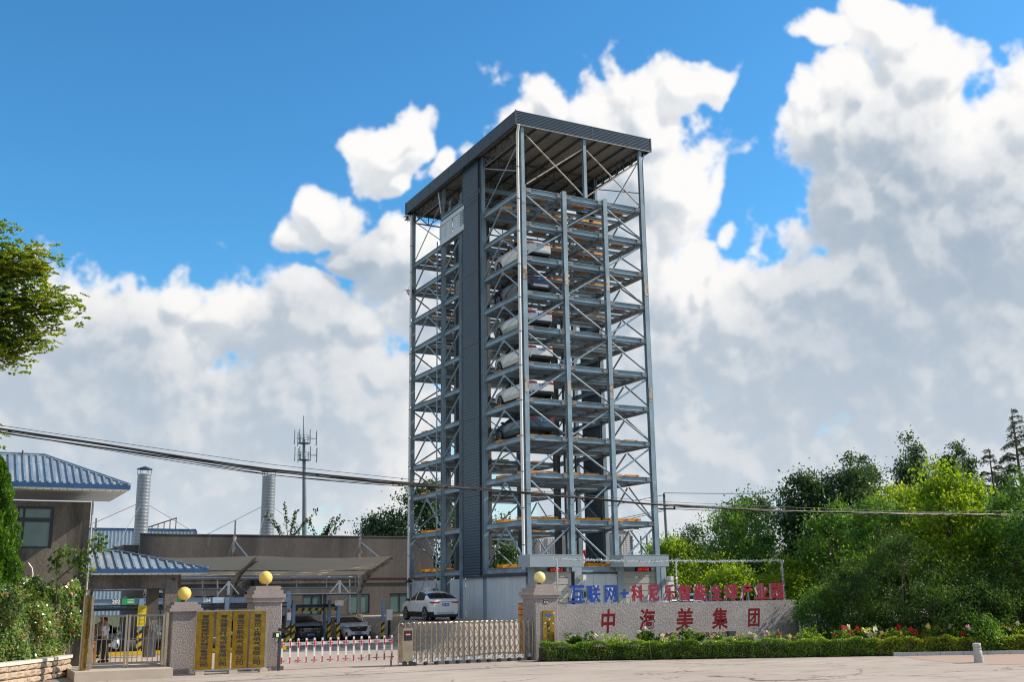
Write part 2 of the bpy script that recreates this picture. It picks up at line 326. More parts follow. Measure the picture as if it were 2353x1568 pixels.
M['gold_paper'] = mat('gold_paper', (.52, .30, .09), .5, 0, .2, 6, col2=(.40, .05, .03), thr=(.58, .66))
def _paving():
    m = bpy.data.materials.new('pink_brick'); m.use_nodes = True; nt = m.node_tree; N, L = nt.nodes.new, nt.links.new
    b = nt.nodes['Principled BSDF']; b.inputs['Roughness'].default_value = .85; g = N('ShaderNodeNewGeometry'); t = N('ShaderNodeTexBrick'); L(g.outputs['Position'], t.inputs['Vector'])
    for k, v in (('Scale', 4.5), ('Mortar Size', .02)): t.inputs[k].default_value = v
    t.inputs['Color1'].default_value = (.44, .23, .18, 1); t.inputs['Color2'].default_value = (.40, .28, .23, 1); t.inputs['Mortar'].default_value = (.22, .18, .15, 1)
    n = N('ShaderNodeTexNoise'); n.inputs['Scale'].default_value = .8; n.inputs['Detail'].default_value = 6; L(g.outputs['Position'], n.inputs['Vector'])
    x = N('ShaderNodeMix'); x.data_type = 'RGBA'; L(n.outputs['Fac'], x.inputs[0]); L(t.outputs['Color'], x.inputs[6]); x.inputs[7].default_value = (.40, .32, .25, 1); L(x.outputs[2], b.inputs['Base Color']); return m
M['paving'] = _paving()
M['twig'] = mat('hedge_twigs', (.035, .035, .02), .95, 0, .3, 6)
def _membrane():
    m = mat('membrane_fabric', (.74, .57, .40), .8, 0, .1, .6, col2=(.30, .23, .16), thr=(.6, .8)); nt = m.node_tree; N, L = nt.nodes.new, nt.links.new
    b = nt.nodes['Principled BSDF']; t = N('ShaderNodeBsdfTranslucent'); t.inputs['Color'].default_value = (.85, .64, .42, 1); x = N('ShaderNodeMixShader'); x.inputs[0].default_value = .5
    L(b.outputs[0], x.inputs[1]); L(t.outputs[0], x.inputs[2]); L(x.outputs[0], nt.nodes['Material Output'].inputs['Surface']); return m
M['membrane'] = _membrane()
M['far_glass'] = mat('far_glass', (.17, .18, .20), .2)
M['plate_steel'] = mat('rust_spotted_plate', (.20, .275, .33), .5, 0, .15, 3, col2=(.20, .10, .05), thr=(.46, .60))

# ------------------------------------------------------------------ lettering: every text is made once, as mesh
TXT = {}
def _prep_texts():
    want = []
    def w(s, **k): want.append((s, k))
    for ch in '互联网+科尼乐智能全球产业园': w(ch, extrude=.0, offset=.012)
    for ch in '中海美集团': w(ch, extrude=.006, offset=.007, shear=.12)
    for ch in '青岛辉特搅拌站机械设备有限公司恩普环保能电气贝士': w(ch, extrude=.004, offset=.010)
    for s in ('OMIX', 'GROUP', 'AIMIX GROUP C', '418', '202', '203', '204', '鲁U 90961', '鲁U L3306', '鲁B L780P', '鲁B 28K6', '鲁U 7A21'): w(s, extrude=.003, offset=.006)
    tmp = []
    for s, k in want:
        if (s, bool(k.get('extrude')), k.get('shear', 0)) in TXT: continue
        c = bpy.data.curves.new('lettering', 'FONT'); c.body = s; c.resolution_u = 2; c.align_x = 'CENTER'
        for a, b in k.items(): setattr(c, a, b)
        o = bpy.data.objects.new('lettering', c); C.objects.link(o); key = (s, bool(k.get('extrude')), k.get('shear', 0)); TXT[key] = None; tmp.append((key, o, c))
    dg = bpy.context.evaluated_depsgraph_get()
    for key, o, c in tmp:
        m = bpy.data.meshes.new_from_object(o.evaluated_get(dg))
        v = np.empty(len(m.vertices) * 3); m.vertices.foreach_get('co', v); v = v.reshape(-1, 3)
        TXT[key] = (v, [tuple(p.vertices) for p in m.polygons]); bpy.data.meshes.remove(m)
    for key, o, c in tmp: bpy.data.objects.remove(o); bpy.data.curves.remove(c)
_prep_texts()
def text(s, size, pos, right=(1, 0, 0), up=(0, 0, 1), flat=True, shear=0, wscale=1., fit=None, bold=0.):
    """mesh of a text, its centre at pos, lying in the plane right/up and facing right x up"""
    v, f = TXT[(s, flat, shear)]; v = v.copy()
    mn, mx = v.min(0), v.max(0); v[:, :2] -= (mn[:2] + mx[:2]) / 2; v[:, 2] -= mx[2]
    if fit: v[:, 0] *= fit[0] / (mx[0] - mn[0]); v[:, 1] *= fit[1] / (mx[1] - mn[1]); v[:, 2] *= size
    else: v *= size; v[:, 0] *= wscale
    r, u = Vector(right).normalized(), Vector(up).normalized(); n = r.cross(u)
    A = np.array([r, u, n]); w = v @ A + np.array(pos)
    b = MB(); b.add(w.tolist(), f)
    for k, (dr, du) in enumerate(((bold, 0), (-bold, 0), (0, bold), (0, -bold)) if bold else ()): b.add((w + np.array(r) * dr + np.array(u) * du - np.array(n) * .0004 * (k + 1)).tolist(), f)
    return b

# ------------------------------------------------------------------ ground
def smooth(a, b, x):
    t = min(1, max(0, (x - a) / (b - a))); return t * t * (3 - 2 * t)
def gz(x, y):
    t = smooth(-5, 4, y); a, b = -8.5 + 3.4 * t, -5.0 + .9 * t
    return -1.33 + 1.33 * smooth(a, b, x) * smooth(-9.0, -1.8, y) + .1 * smooth(0, 6, y) * (1 - smooth(a, b, x))
def build_ground():
    xs = [-3000, -600, -120, -60, -40, -30, -25, -20, -16, -13, -11] + [x * .5 for x in range(-20, 10)] + [5, 8, 11, 15, 20, 30, 40, 60, 120, 600, 3000]
    ys = [-3000, -600, -120] + [y * 1.0 for y in range(-60, 61)] + [120, 600, 3000]
    V = [(x, y, gz(x, y)) for y in ys for x in xs]; n = len(xs)
    F = [(j * n + i, j * n + i + 1, (j + 1) * n + i + 1, (j + 1) * n + i) for j in range(len(ys) - 1) for i in range(n - 1)]
    m = bpy.data.materials.new('worn_concrete'); m.use_nodes = True; nt = m.node_tree; N, L = nt.nodes.new, nt.links.new
    b = nt.nodes['Principled BSDF']; b.inputs['Roughness'].default_value = .88; b.inputs['Specular IOR Level'].default_value = .25
    geo = N('ShaderNodeNewGeometry'); sep = N('ShaderNodeSeparateXYZ'); L(geo.outputs['Position'], sep.inputs[0])
    def mth(op, a, b_=None, c=None, clamp=False):
        q = N('ShaderNodeMath'); q.operation = op; q.use_clamp = clamp
        for k, v in enumerate((a, b_, c)):
            if v is None: continue
            if isinstance(v, (int, float)): q.inputs[k].default_value = v
            else: L(v, q.inputs[k])
        return q.outputs[0]
    def noise(s, det=5, ro=.6, st=(1, 1, 1)):
        mp = N('ShaderNodeMapping'); mp.inputs['Scale'].default_value = st; L(geo.outputs['Position'], mp.inputs[0])
        q = N('ShaderNodeTexNoise'); q.inputs['Scale'].default_value = s; q.inputs['Detail'].default_value = det; q.inputs['Roughness'].default_value = ro; L(mp.outputs[0], q.inputs['Vector']); return q.outputs['Fac']
    def mr(v, a, b_, c=0., d=1.):
        q = N('ShaderNodeMapRange'); L(v, q.inputs[0])
        for k, x in enumerate((a, b_, c, d)): q.inputs[k + 1].default_value = x
        return q.outputs[0]
    def mix(f, a, b_):
        q = N('ShaderNodeMix'); q.data_type = 'RGBA'
        for k, v in ((0, f), (6, a), (7, b_)):
            if isinstance(v, (int, float)): q.inputs[k].default_value = v
            elif isinstance(v, tuple): q.inputs[k].default_value = (*v, 1)
            else: L(v, q.inputs[k])
        return q.outputs[2]
    c = mix(mr(noise(.22, 6), .32, .68), (.375, .315, .265), (.465, .395, .335))
    c = mix(mr(noise(1.3, 8, .7, (.35, 1.6, 1)),   .50, .66, 0, .75), c, (.27, .225, .185))
    c = mix(mr(noise(.55, 6, .7), .60, .74, 0, .55), c, (.22, .185, .155))           # worn streaks
    c = mix(mr(noise(26, 3, .6), .35, .75, 0, .30), c, (.26, .22, .19))                            # grain
    vo = N('ShaderNodeTexVoronoi'); vo.feature = 'DISTANCE_TO_EDGE'; vo.inputs['Scale'].default_value = .17
    wp = N('ShaderNodeVectorMath'); wp.operation = 'MULTIPLY_ADD'; q = N('ShaderNodeTexNoise'); q.inputs['Scale'].default_value = .7; q.inputs['Detail'].default_value = 6; L(geo.outputs['Position'], q.inputs['Vector'])
    L(q.outputs['Color'], wp.inputs[0]); wp.inputs[1].default_value = (3.2, 3.2, 0); L(geo.outputs['Position'], wp.inputs[2]); L(wp.outputs[0], vo.inputs['Vector'])
    crack = mth('MULTIPLY', mr(vo.outputs['Distance'], .0, .009, 1, 0), mr(noise(.35, 3), .42, .52))
    jl = mth('ABSOLUTE', mth('ADD', mth('MULTIPLY_ADD', sep.outputs[0], .24, sep.outputs[1]), 15.3))     # expansion joint in front of the gates
    joint = mth('MULTIPLY', mr(mth('MULTIPLY_ADD', noise(2.5, 3), .10, jl), .055, .11, 1, 0), mr(noise(3.1, 4, .7), .40, .52))
    c = mix(mth('MULTIPLY', mth('MAXIMUM', crack, joint), .85, clamp=True), c, (.06, .05, .045))
    far = mth('MAXIMUM', mr(mth('ABSOLUTE', sep.outputs[0]), 45, 60), mr(mth('ABSOLUTE', mth('ADD', sep.outputs[1], 12)), 45, 60))
    c = mix(far, c, (.07, .09, .035))
    L(c, b.inputs['Base Color'])
    bp = N('ShaderNodeBump'); bp.inputs['Strength'].default_value = .35; bp.inputs['Distance'].default_value = .015; L(noise(14, 5, .7), bp.inputs['Height']); L(bp.outputs[0], b.inputs['Normal'])
    o = bpy.data.objects.new('ground', mesh('ground', V, F, m)); C.objects.link(o); tag(o, kind='structure', label='pale worn concrete road and yard sloping up to the tower')
build_ground()

# ------------------------------------------------------------------ the parking tower
ZS = [2.87, 5.44, 8.02, 10.12, 12.22, 14.32, 16.42, 18.52, 20.62, 22.72, 24.82]
XS = [-.22, 2.55, 5.43, 8.2]
def build_tower():
    T = thing('parking_tower', 'tall open steel car parking tower under a slate blue roof', 'parking tower')
    st = M['steel']
    cache = {}
    def member(name, p, q, h, b, kind='i', up=(0, 0, 1), m=st):
        p, q = Vector(p), Vector(q); L = round((q - p).length, 3); key = (kind, L, h, b, m.name)
        if key not in cache:
            bb = MB()
            if kind == 'i': bb.ibeam((0, 0, 0), (0, 0, L), h, b, up=(0, 1, 0))
            elif kind == 't': bb.tube([(0, 0, 0), (0, 0, L)], h, 8)
            else: bb.box(-b / 2, -h / 2, 0, b / 2, h / 2, L)
            cache[key] = mesh(name, bb.v, bb.f, m, bb.sm)
        o = bpy.data.objects.new(name, cache[key]); C.objects.link(o); o.parent = T
        d = (q - p).normalized(); u = Vector(up)
        if abs(d.dot(u)) > .99: u = Vector((0, 1, 0))
        a = d.cross(u).normalized(); u = a.cross(d)      # local: z along d, y = u, x = a
        o.matrix_basis = Matrix(((a.x, u.x, d.x, p.x), (a.y, u.y, d.y, p.y), (a.z, u.z, d.z, p.z), (0, 0, 0, 1))); return o
    # columns
    for y in (0, 5.32, 11.5, 16.9):
        for i, x in enumerate(XS):
            if y in (5.32, 11.5) and i in (1, 2) : h = 25.0
            else: h = 25.0
            z0 = 2.6 if y == 0 and i in (1, 2) else gz(x, y)
            member('column', (x, y, z0), (x, y, h), .27, .27)
            if i in (0, 3): member('roof_post', (x, y, h + .002), (x, y, 28.72), .2, .2)
    member('roof_post', (4.1, 0, 24.83), (4.1, 0, 28.72), .2, .2)
    for x in (XS[0], XS[3]): member('column', (x, 8.62, gz(x, 8.6)), (x, 8.62, 27), .27, .27)
    hb = .29
    for k, z in enumerate(ZS):
        zc = z - hb / 2
        for y in (0, 5.32, 11.5, 16.9):
            for a, b in zip(XS[:-1], XS[1:]):
                member('beam', (a + .14, y, zc), (b - .14, y, zc), hb, .16)
        for x in (XS[0], XS[3]):
            for a, b in ((.14, 5.18), (5.46, 8.48), (8.76, 11.36), (11.64, 16.76)):
                member('side_beam', (x, a, zc), (x, b, zc), hb, .16)
        for ya, yb in ((.1, 5.2), (11.6, 16.8)):
            for x in XS[1:3]: member('cross_beam', (x, ya, zc - .03), (x, yb, zc - .03), .24, .12)
            for t in (.14, .31, .5, .69, .86):
                y = ya + (yb - ya) * t
                member('joist', (-.13, y, z - .10), (8.11, y, z - .10), .19, .15)
    # braces
    tr = .055
    for k in range(10):
        z0, z1 = ZS[k], ZS[k + 1]
        odd = k % 2
        for i in range(3):
            a, b = XS[i] + .17, XS[i + 1] - .17
            dn = (i % 2 == 0) == bool(odd)             # True: falls to the right
            if dn: member('brace', (a, .02, z1 - .42), (b, .02, z0 + .1), tr, tr, 't')
            else: member('brace', (a, .02, z0 + .1), (b, .02, z1 - .42), tr, tr, 't')
            member('brace', (a, 16.9, (z1 - .42) if not dn else z0 + .1), (b, 16.9, (z0 + .1) if not dn else z1 - .42), tr, tr, 't')
        for x in (XS[0], XS[3]):
            for a, b in ((.15, 5.15), (11.65, 16.75)):
                c = (a + b) / 2
                member('brace', (x, c - .1, z1 - .38), (x, a, z0 + .08), tr, tr, 't'); member('brace', (x, c + .1, z1 - .38), (x, b, z0 + .08), tr, tr, 't')
            member('brace', (x, 8.75, z1 - .38), (x, 11.3, z0 + .08), tr, tr, 't'); member('brace', (x, 8.5, z1 - .38), (x, 5.5, z0 + .08), tr, tr, 't')
    for a, b in ((11.65, 14.1), (16.75, 14.3)): member('brace', (XS[0], b, 2.45), (XS[0], a, .1), tr, tr, 't')
    # gusset plates at the brace heads
    gm = MB().box(-.012, -.16, -.2, .012, .16, .03); gmesh = mesh('gusset', gm.v, gm.f, st)
    for k in range(11):
        for y in (2.65, 8.62, 14.2): inst('gusset', gmesh, T, (XS[0] - .02, y, ZS[k] - hb))
    # top storey bracing
    rm = M['rust']
    for p, q in (((.05, 0, 28.2), (3.95, 0, 25)), ((3.95, 0, 28), (.05, 0, 25.1)), ((4.25, 0, 28), (8.05, 0, 25)), ((8.05, 0, 27.9), (4.25, 0, 25))):
        member('roof_brace', p, q, .045, .045, 't', m=rm)
    for x in (XS[0], XS[3]):
        for p, q in (((.15, 28), (5.1, 25)), ((.15, 25.9), (5.1, 27.9)), ((11.7, 25), (16.7, 28)), ((11.7, 28), (16.7, 25))):
            member('roof_brace', (x, p[0], p[1]), (x, q[0], q[1]), .035, .035, 't', m=st)
    # fork combs, four to a parking place
    cb = MB().box(-.46, -.05, 0, .46, .05, .22)
    for i in range(7): cb.box(-.46 + i * .14, .05, .05, -.46 + i * .14 + .08, .7, .21)
    cb.box(-.46, .7, 0, .46, .76, .22); cm = mesh('fork_comb', cb.v, cb.f, M['yellow'])
    for z in ZS:
        for ya in (0, 11.5):
            for x in (1.17, 3.99, 6.8):
                for dy in (1.0, 3.75):
                    for s in (-1, 1): inst('fork_comb', cm, T, (x + s * .62, ya + dy, z + .002))
    # dark corrugated shaft cladding, both sides, and the roof
    def ribbed(name, p, u, w, h, n, pitch=.17, amp=.028, m=M['corr'], back=True):
        """vertical sheet with horizontal ribs, from corner p along u (w metres), height h"""
        u = Vector(u); n = Vector(n); V = []; F = []; k = int(h / pitch)
        prof = []
        for i in range(k):
            z = h * i / k; dz = h / k
            prof += [(z, 0), (z + dz * .3, 0), (z + dz * .45, amp), (z + dz * .85, amp)]
        prof.append((h, 0))
        for z, a in prof:
            for s in (0, w): V.append(Vector(p) + u * s + n * a + Vector((0, 0, z)))
        q = len(prof)
        F = [(2 * i, 2 * i + 1, 2 * i + 3, 2 * i + 2) for i in range(q - 1)]
        V += [Vector(p) - n * .05, Vector(p) - n * .05 + u * w, Vector(p) - n * .05 + Vector((0, 0, h)), Vector(p) - n * .05 + u * w + Vector((0, 0, h))]
        e = 2 * q; F += [(e, e + 2, e + 3, e + 1), (e, e + 1, 1, 0), (e + 3, e + 2, e - 2, e - 1)]
        b = MB(); b.add(V, F); return part(name, b, m, T)
    ribbed('shaft_cladding', (-.40, 8.05, 2.52), (0, -1, 0), 2.36, 26.3, (-1, 0, 0))
    ribbed('shaft_cladding', (8.40, 5.6, 2.52), (0, 1, 0), 2.5, 26.3, (1, 0, 0))
    part('cladding_edge', MB().box(-.43, 5.66, 2.5, -.25, 5.69, 28.75), M['trimd'], T)
    part('cladding_edge', MB().box(-.43, 8.051, 2.5, -.25, 8.08, 28.75), M['trimd'], T)
    part('cladding_return', MB().box(-.33, 5.46, 2.5, .0, 5.658, 28.7), M['trimd'], T)
    zb, zt = 28.7, 29.58; x0, x1, y0, y1 = -.73, 8.97, -.22, 17.27
    ribbed('fascia', (x0, y0, zb), (1, 0, 0), x1 - x0, zt - zb, (0, -1, 0), .088, .018)
    ribbed('fascia', (x0, y1, zb), (0, -1, 0), y1 - y0, zt - zb, (-1, 0, 0), .088, .018)
    ribbed('fascia', (x1, y0, zb), (0, 1, 0), y1 - y0, zt - zb, (1, 0, 0), .088, .018)
    ribbed('fascia', (x1, y1, zb), (-1, 0, 0), x1 - x0, zt - zb, (0, 1, 0), .088, .018)
    for c in ((x0, y0), (x1, y0), (x0, y1), (x1, y1)): part('corner_trim', MB().box(c[0] - .035, c[1] - .035, zb - .03, c[0] + .035, c[1] + .035, zt + .03), M['trimd'], T)
    part('eave_trim', MB().box(x0, y0 - .03, zb - .03, x1, y0 + .05, zb), M['galv'], T); part('eave_trim', MB().box(x0 - .03, y0 + .051, zb - .03, x0 + .05, y1, zb), M['trimd'], T)
    for z in (7.2, 11.9, 16.6, 21.3, 26.0): part('cladding_seam', MB().box(-.436, 5.7, z, -.424, 8.05, z + .05), M['trimd'], T)
    for x in (2.0, 4.6, 7.2): part('fascia_seam', MB().box(x, y0 - .026, zb, x + .035, y0 - .019, zt), M['trimd'], T)
    for y in (3.2, 6.4, 9.6, 12.8): part('fascia_seam', MB().box(x0 - .026, y, zb, x0 - .019, y + .035, zt), M['trimd'], T)
    # soffit sheet with ribs across, purlins along
    V = []; F = []; n = 60
    for i in range(n + 1):
        y = y0 + .06 + (y1 - y0 - .12) * i / n
        for a, z in ((0, 28.93), (.1, 28.93), (.14, 28.97), (.25, 28.97)):
            V += [(x0 + .06, y + a, z), (x1 - .06, y + a, z)]
    F = [(2 * i, 2 * i + 2, 2 * i + 3, 2 * i + 1) for i in range(len(V) // 2 - 1)]
    sk = [(i) for i in F if not any(3.4 < 0 for _ in i)]
    part('roof_sheet', MB().add(V, sk), M['soffit'], T)
    part('roof_top', MB().box(x0 + .06, y0 + .06, 29.05, x1 - .06, y1 - .06, 29.4), M['trimd'], T)
    for i in range(9):
        x = x0 + .55 + i * 1.07; member('purlin', (x, y0 + .07, 28.85), (x, y1 - .07, 28.85), .14, .07, 'b', m=M['steel_dark'])
    def truss(p, q, n):
        p, q = Vector(p), Vector(q); b = MB(); dn = Vector((0, 0, -.75))
        b.bar(p, q, .08, .08); b.bar(p + dn, q + dn, .08, .08)
        for i in range(n):
            a = p.lerp(q, i / n); c = p.lerp(q, (i + 1) / n); b.bar(a, a + dn, .05, .05)
            if i % 2: b.bar(a + dn, c, .05, .05)
            else: b.bar(a, c + dn, .05, .05)
        b.bar(q, q + dn, .05, .05)
        part('roof_truss', b, M['steel_dark'], T)
    for y in (5.32, 8.6, 11.5, 16.9): truss((-.1, y, 28.74), (8.1, y, 28.74), 8)
    for x in (-.22, 8.2): truss((x, .12, 28.74), (x, 5.2, 28.74), 6); truss((x, 11.62, 28.74), (x, 16.8, 28.74), 6)
    # lift: guide rails, machine beams, motors, lattice platform
    for x, y in ((2.7, 6.2), (5.3, 6.2), (2.7, 10.7), (5.3, 10.7), (7.6, 8.5), (.5, 11.0)):
        member('guide_rail', (x, y, 0), (x, y, 26.6), .3, .22, 'b', m=M['steel_dark'])
    for y in (6.2, 8.3, 10.7): member('machine_beam', (-.2, y, 26.95), (8.2, y, 26.95), .34, .2)
    for x in (-.35, 2.2): member('machine_beam', (x, 5.6, 26.55), (x, 11.6, 26.55), .3, .2)
    for x, y, s in ((-.1, 11.2, 1.), (-.1, 10.2, .8), (.1, 8.6, 1.1), (4.4, 6.3, 1.2)):
        b = MB().box(x - .35 * s, y - .3 * s, 26.75, x + .35 * s, y + .3 * s, 26.95); b.tube([(x - .3 * s, y, 27.25), (x + .35 * s, y, 27.25)], .26 * s, 14); b.tube([(x, y - .5 * s, 27.2), (x, y + .5 * s, 27.2)], .12, 10); b.box(x - .2, y - .2, 26.95, x + .2, y + .2, 27.5)
        part('hoist_motor', b, M['steel_dark'], T)
    part('motor_bracket', MB().bar((-.45, 11.9, 28.6), (-.45, 11.4, 26.9), .06, .12), M['galv'], T)
    part('platform_rail', MB().box(-.46, 7.75, 26.0, -.40, 11.6, 26.28), M['panel'], T); part('platform_rail', MB().box(-.46, 7.75, 24.62, -.38, 11.6, 24.98), M['panel'], T)
    for ya, yb in ((11.6, 10.85), (10.75, 9.85), (9.55, 8.6), (8.3, 7.9)):
        b = MB().box(-.42, yb, 24.99, -.39, ya, 25.98 if ya != 10.75 else 26.1)
        for i in range(9):
            z = 25.05 + i * .1
            for yy in (yb + .1, ya - .28): b.box(-.432, yy, z, -.421, yy + .18, z + .035)
        part('perforated_panel', b, M['panel'], T)
    for y in (11.65, 10.8, 9.7, 8.45): part('platform_post', MB().box(-.45, y - .05, 24.985, -.4, y + .05, 25.995), M['panel'], T)
    # rain pipes
    def pipe(pts, r=.07, m=M['white']):
        part('rain_pipe', MB().tube(pts, r, 10), m, T)
    pipe([(-.62, -.42, 28.6), (-.58, -.12, 28.2), (-.58, -.1, 27), (-.58, -.1, 2.75)], .085)
    pipe([(-.60, 16.9, 28.5), (-.62, 16.5, 28.1), (-.60, 16.45, 27.6), (-.60, 16.45, .1)], .085)
    pipe([(8.5, -.1, 28.5), (8.46, .05, 28.0), (8.46, .05, 3.5)], .04, M['steel'])
    pipe([(-.5, 11.95, 25), (-.5, 11.95, 0)], .045, M['steel'])
    for z in range(4, 28, 2):
        for x, y in ((-.58, -.1), (-.6, 16.45)): part('pipe_clip', MB().lathe([(.092, 0), (.092, .05)], 10, (x, y, z)), M['steel_dark'], T)
    # bolted rusty splices on the front columns
    for x in XS:
        for z in (19.55, 12.95, 6.7):
            part('splice_plate', MB().box(x - .11, -.148, z - .42, x + .11, -.136, z + .42), M['rust'] if z > 7 else st, T)
    # bolted end plates where the front beams meet the columns
    bp_ = MB().box(-.17, -.006, -.12, .17, 0, .12)
    for i in range(6):
        for j in (-1, 1): bp_.box(-.14 + i * .052, -.018, j * .08 - .014, -.14 + i * .052 + .028, -.0065, j * .08 + .014)
    bpm = mesh('end_plate', bp_.v, bp_.f, M['plate_steel'])
    for z in ZS:
        for i, x in enumerate(XS):
            for s in (-1, 1):
                if 0 <= i + s <= 3: inst('end_plate', bpm, T, (x + s * .33, -.084, z - .145))
    # ground floor cladding
    def sheetwall(name, p, q, z0, z1, n, pitch=.95, ribs=3):
        p, q = Vector(p), Vector(q); d = (q - p); L = d.length; d.normalize(); n = Vector(n); k = max(1, round(L / pitch)); w = L / k
        up = Vector((0, 0, 1))
        for i in range(k):
            b = MB(); a = p + d * (i * w + .012); e = p + d * ((i + 1) * w - .012)
            def slab(s, t, d0, d1):
                v = []
                for zz in (z0, z1):
                    for (u_, o_) in ((s, d0), (t, d0), (t, d1), (s, d1)): v.append(Vector((u_.x, u_.y, zz)) + n * o_)
                b.add(v, [(0, 1, 2, 3), (7, 6, 5, 4), (0, 4, 5, 1), (1, 5, 6, 2), (2, 6, 7, 3), (3, 7, 4, 0)])
            slab(a, e, -.04, 0)
            for r in range(ribs):
                c = a.lerp(e, (r + .5) / ribs); slab(c - d * .035, c + d * .035, .0005, .018)
            part(name, b, M['panel'], T)
    sheetwall('wall_panel', (-.25, 8.02, 0), (-.25, .12, 0), 0, 2.38, (-1, 0, 0))
    part('cap_trim', MB().box(-.42, 0, 2.382, -.16, 8.05, 2.5), M['trimd'], T); part('cap_trim', MB().box(-.38, .1, 2.502, -.2, 5.3, 2.56), M['trimd'], T)
    sheetwall('wall_panel', (-.25, 10.4, 0), (-.25, 8.14, 0), 0, 2.33, (-1, 0, 0), .6, 2)
    sheetwall('wall_panel', (-.25, 16.7, 0), (-.25, 11.8, 0), 0, 2.31, (-1, 0, 0), 1.2, 4)
    part('side_door', MB().box(-.31, 13.35, .05, -.27, 14.35, 1.9), M['white'], T); part('side_window', MB().box(-.31, 12.2, .95, -.27, 13.0, 1.8), M['glass'], T)
    part('side_lamp', MB().lathe([(.04, .3), (.05, .2), (.28, .0), (.27, -.02)], 14, (-.7, 16.1, 2.25)), M['black'], T)
    # the front: two roller doors, middle panel, canopies
    for x0_, x1_, fr in ((.08, 2.58, (2.6, 3.05)), (5.86, 8.36, (8.4, 8.75))):
        z = 0
        while z < 2.8:
            h = .38; b = MB().box(x0_, -.0, z, x1_ - .14, .03, min(2.84, z + h - .02)); b.box(x0_, -.008, z + .02, x1_ - .14, -.001, min(2.82, z + h - .05))
            part('door_slat', b, M['door'], T); z += h
        part('door_edge', MB().box(x1_ - .135, -.03, 0, x1_, .05, 2.84), M['black'], T)
        part('door_jamb', MB().box(fr[0], -.12, 0, fr[1], .1, 2.82), M['canopyb'], T)
    part('door_jamb', MB().box(-.24, -.12, 0, .06, .1, 3.4), M['canopyb'], T); part('door_jamb', MB().box(5.44, -.12, 0, 5.84, .1, 3.4), M['canopyb'], T)
    sheetwall('wall_panel', (3.07, -.02, 0), (5.42, -.02, 0), 0, 2.46, (0, -1, 0), .8, 3)
    part('cap_trim', MB().bar((3.05, -.05, 2.5), (4.2, -.05, 2.54), .1, .08).bar((4.2, -.05, 2.541), (5.43, -.05, 2.5), .1, .08), M['trimd'], T)
    for a, b in ((-.95, 2.37), (4.95, 8.0)):
        bb = MB().box(a, -1.5, 2.83, b, -.16, 3.45); part('door_canopy', bb, M['canopyb'], T); part('canopy_edge', MB().box(a - .01, -1.515, 3.452, b + .01, -.15, 3.48), M['galv'], T)
    for a, b in ((.94, 1.94), (6.67, 7.68)):
        led = part('led_sign', MB().box(a, -.12, 2.6, b, -.03, 2.83), M['black'], T)
        d = MB(); rr = random.Random(int(a * 10))
        for i in range(5):
            x = a + .13 + i * .16
            for j in range(7):
                if rr.random() < .5: d.box(x, -.126, 2.64 + j * .022, x + .12, -.121, 2.651 + j * .022)
                else: u = x + rr.random() * .09; d.box(u, -.126, 2.64 + j * .022, u + .03, -.121, 2.655 + j * .022)
        part('led_dots', d, M['led'], led)
    for x, z in ((2.98, 2.25), (8.85, 2.15)):
        b = MB().box(x - .2, -.16, z - .04, x - .08, -.14, z + .04); b.box(x - .1, -.55, z - .1, x + .1, -.16, z + .16); part('security_camera', b, M['white'], T)
    part('meter_box', MB().box(8.9, -.1, .2, 9.3, .3, 2.0), M['white'], T)
    part('wall_monitor', MB().box(3.1, -.13, 1.15, 3.55, -.05, 1.55), M['canopyb'], T); part('monitor_screen', MB().box(3.14, -.136, 1.2, 3.5, -.131, 1.5), M['glass'], T)
    # bird nests of sticks
    for p in ((-.5, 16.75, 22.75), (-.62, 16.95, 28.35)):
        b = MB()
        for i in range(46):
            c = Vector(p) + Vector((random.gauss(0, .14), random.gauss(0, .18), random.gauss(0, .10))); d = Vector((random.gauss(0, 1), random.gauss(0, 1), random.gauss(-.2, .4))).normalized() * .22
            b.bar(c - d, c + d, .02, .02)
        tag(part('bird_nest', b, M['bark']), 'stick bird nest ' + ('on the upper left corner beam of the tower' if p[2] < 25 else 'under the left end of the tower roof'), 'bird nest', 'bird nests on the tower')
M['led'] = emis('led_red', (1, .03, .015), 1.0)
build_tower()

# ------------------------------------------------------------------ street front: pillars, sign wall, gates
G = -1.33
def pillar(loc, w, h, label, tiers, globe_r, gm, plinth=False):
    x, y = loc
    p = thing('gate_pillar', label, 'pillar', (x, y, G), 'granite gate pillars')
    hw = w / 2; z = G
    if plinth: part('plinth', MB().box(x - hw - .12, y - .08, G, x + hw + .12, y + w + .1, G + .14), M['granite_cap'], p); z = G + .141
    # chamfered shaft
    c = .035; b = MB(); pts = [(x - hw + c, y), (x + hw - c, y), (x + hw, y + c), (x + hw, y + w - c), (x + hw - c, y + w), (x - hw + c, y + w), (x - hw, y + w - c), (x - hw, y + c)]
    V = [(a, b_, z) for a, b_ in pts] + [(a, b_, G + h) for a, b_ in pts]; b.add(V, [(i, (i + 1) % 8, 8 + (i + 1) % 8, 8 + i) for i in range(8)] + [tuple(range(8, 16))])
    part('shaft', b, M['granite'], p); zz = G + h
    for ov, th in tiers:
        part('cap_stone', MB().box(x - hw - ov, y - ov, zz + .002, x + hw + ov, y + w + ov, zz + th), M['granite_cap'], p); zz += th
    lamp = tag(part('globe_lamp', MB().lathe([(.12, 0), (.12, .06), (.09, .075)], 14, (x, y + w / 2, zz)), M['trimd']), 'yellow globe lamp on ' + label.replace('granite ', '').split(' with')[0], 'globe lamp', 'globe lamps on the gate pillars')
    gl = MB(); n = 14
    prof = [(max(.004, globe_r * math.sin(math.pi * i / n)), -globe_r * math.cos(math.pi * i / n)) for i in range(n + 1)]
    gl.lathe(prof, 24, (x, y + w / 2, zz + .05 + globe_r)); part('globe', gl, gm, lamp)
    return p
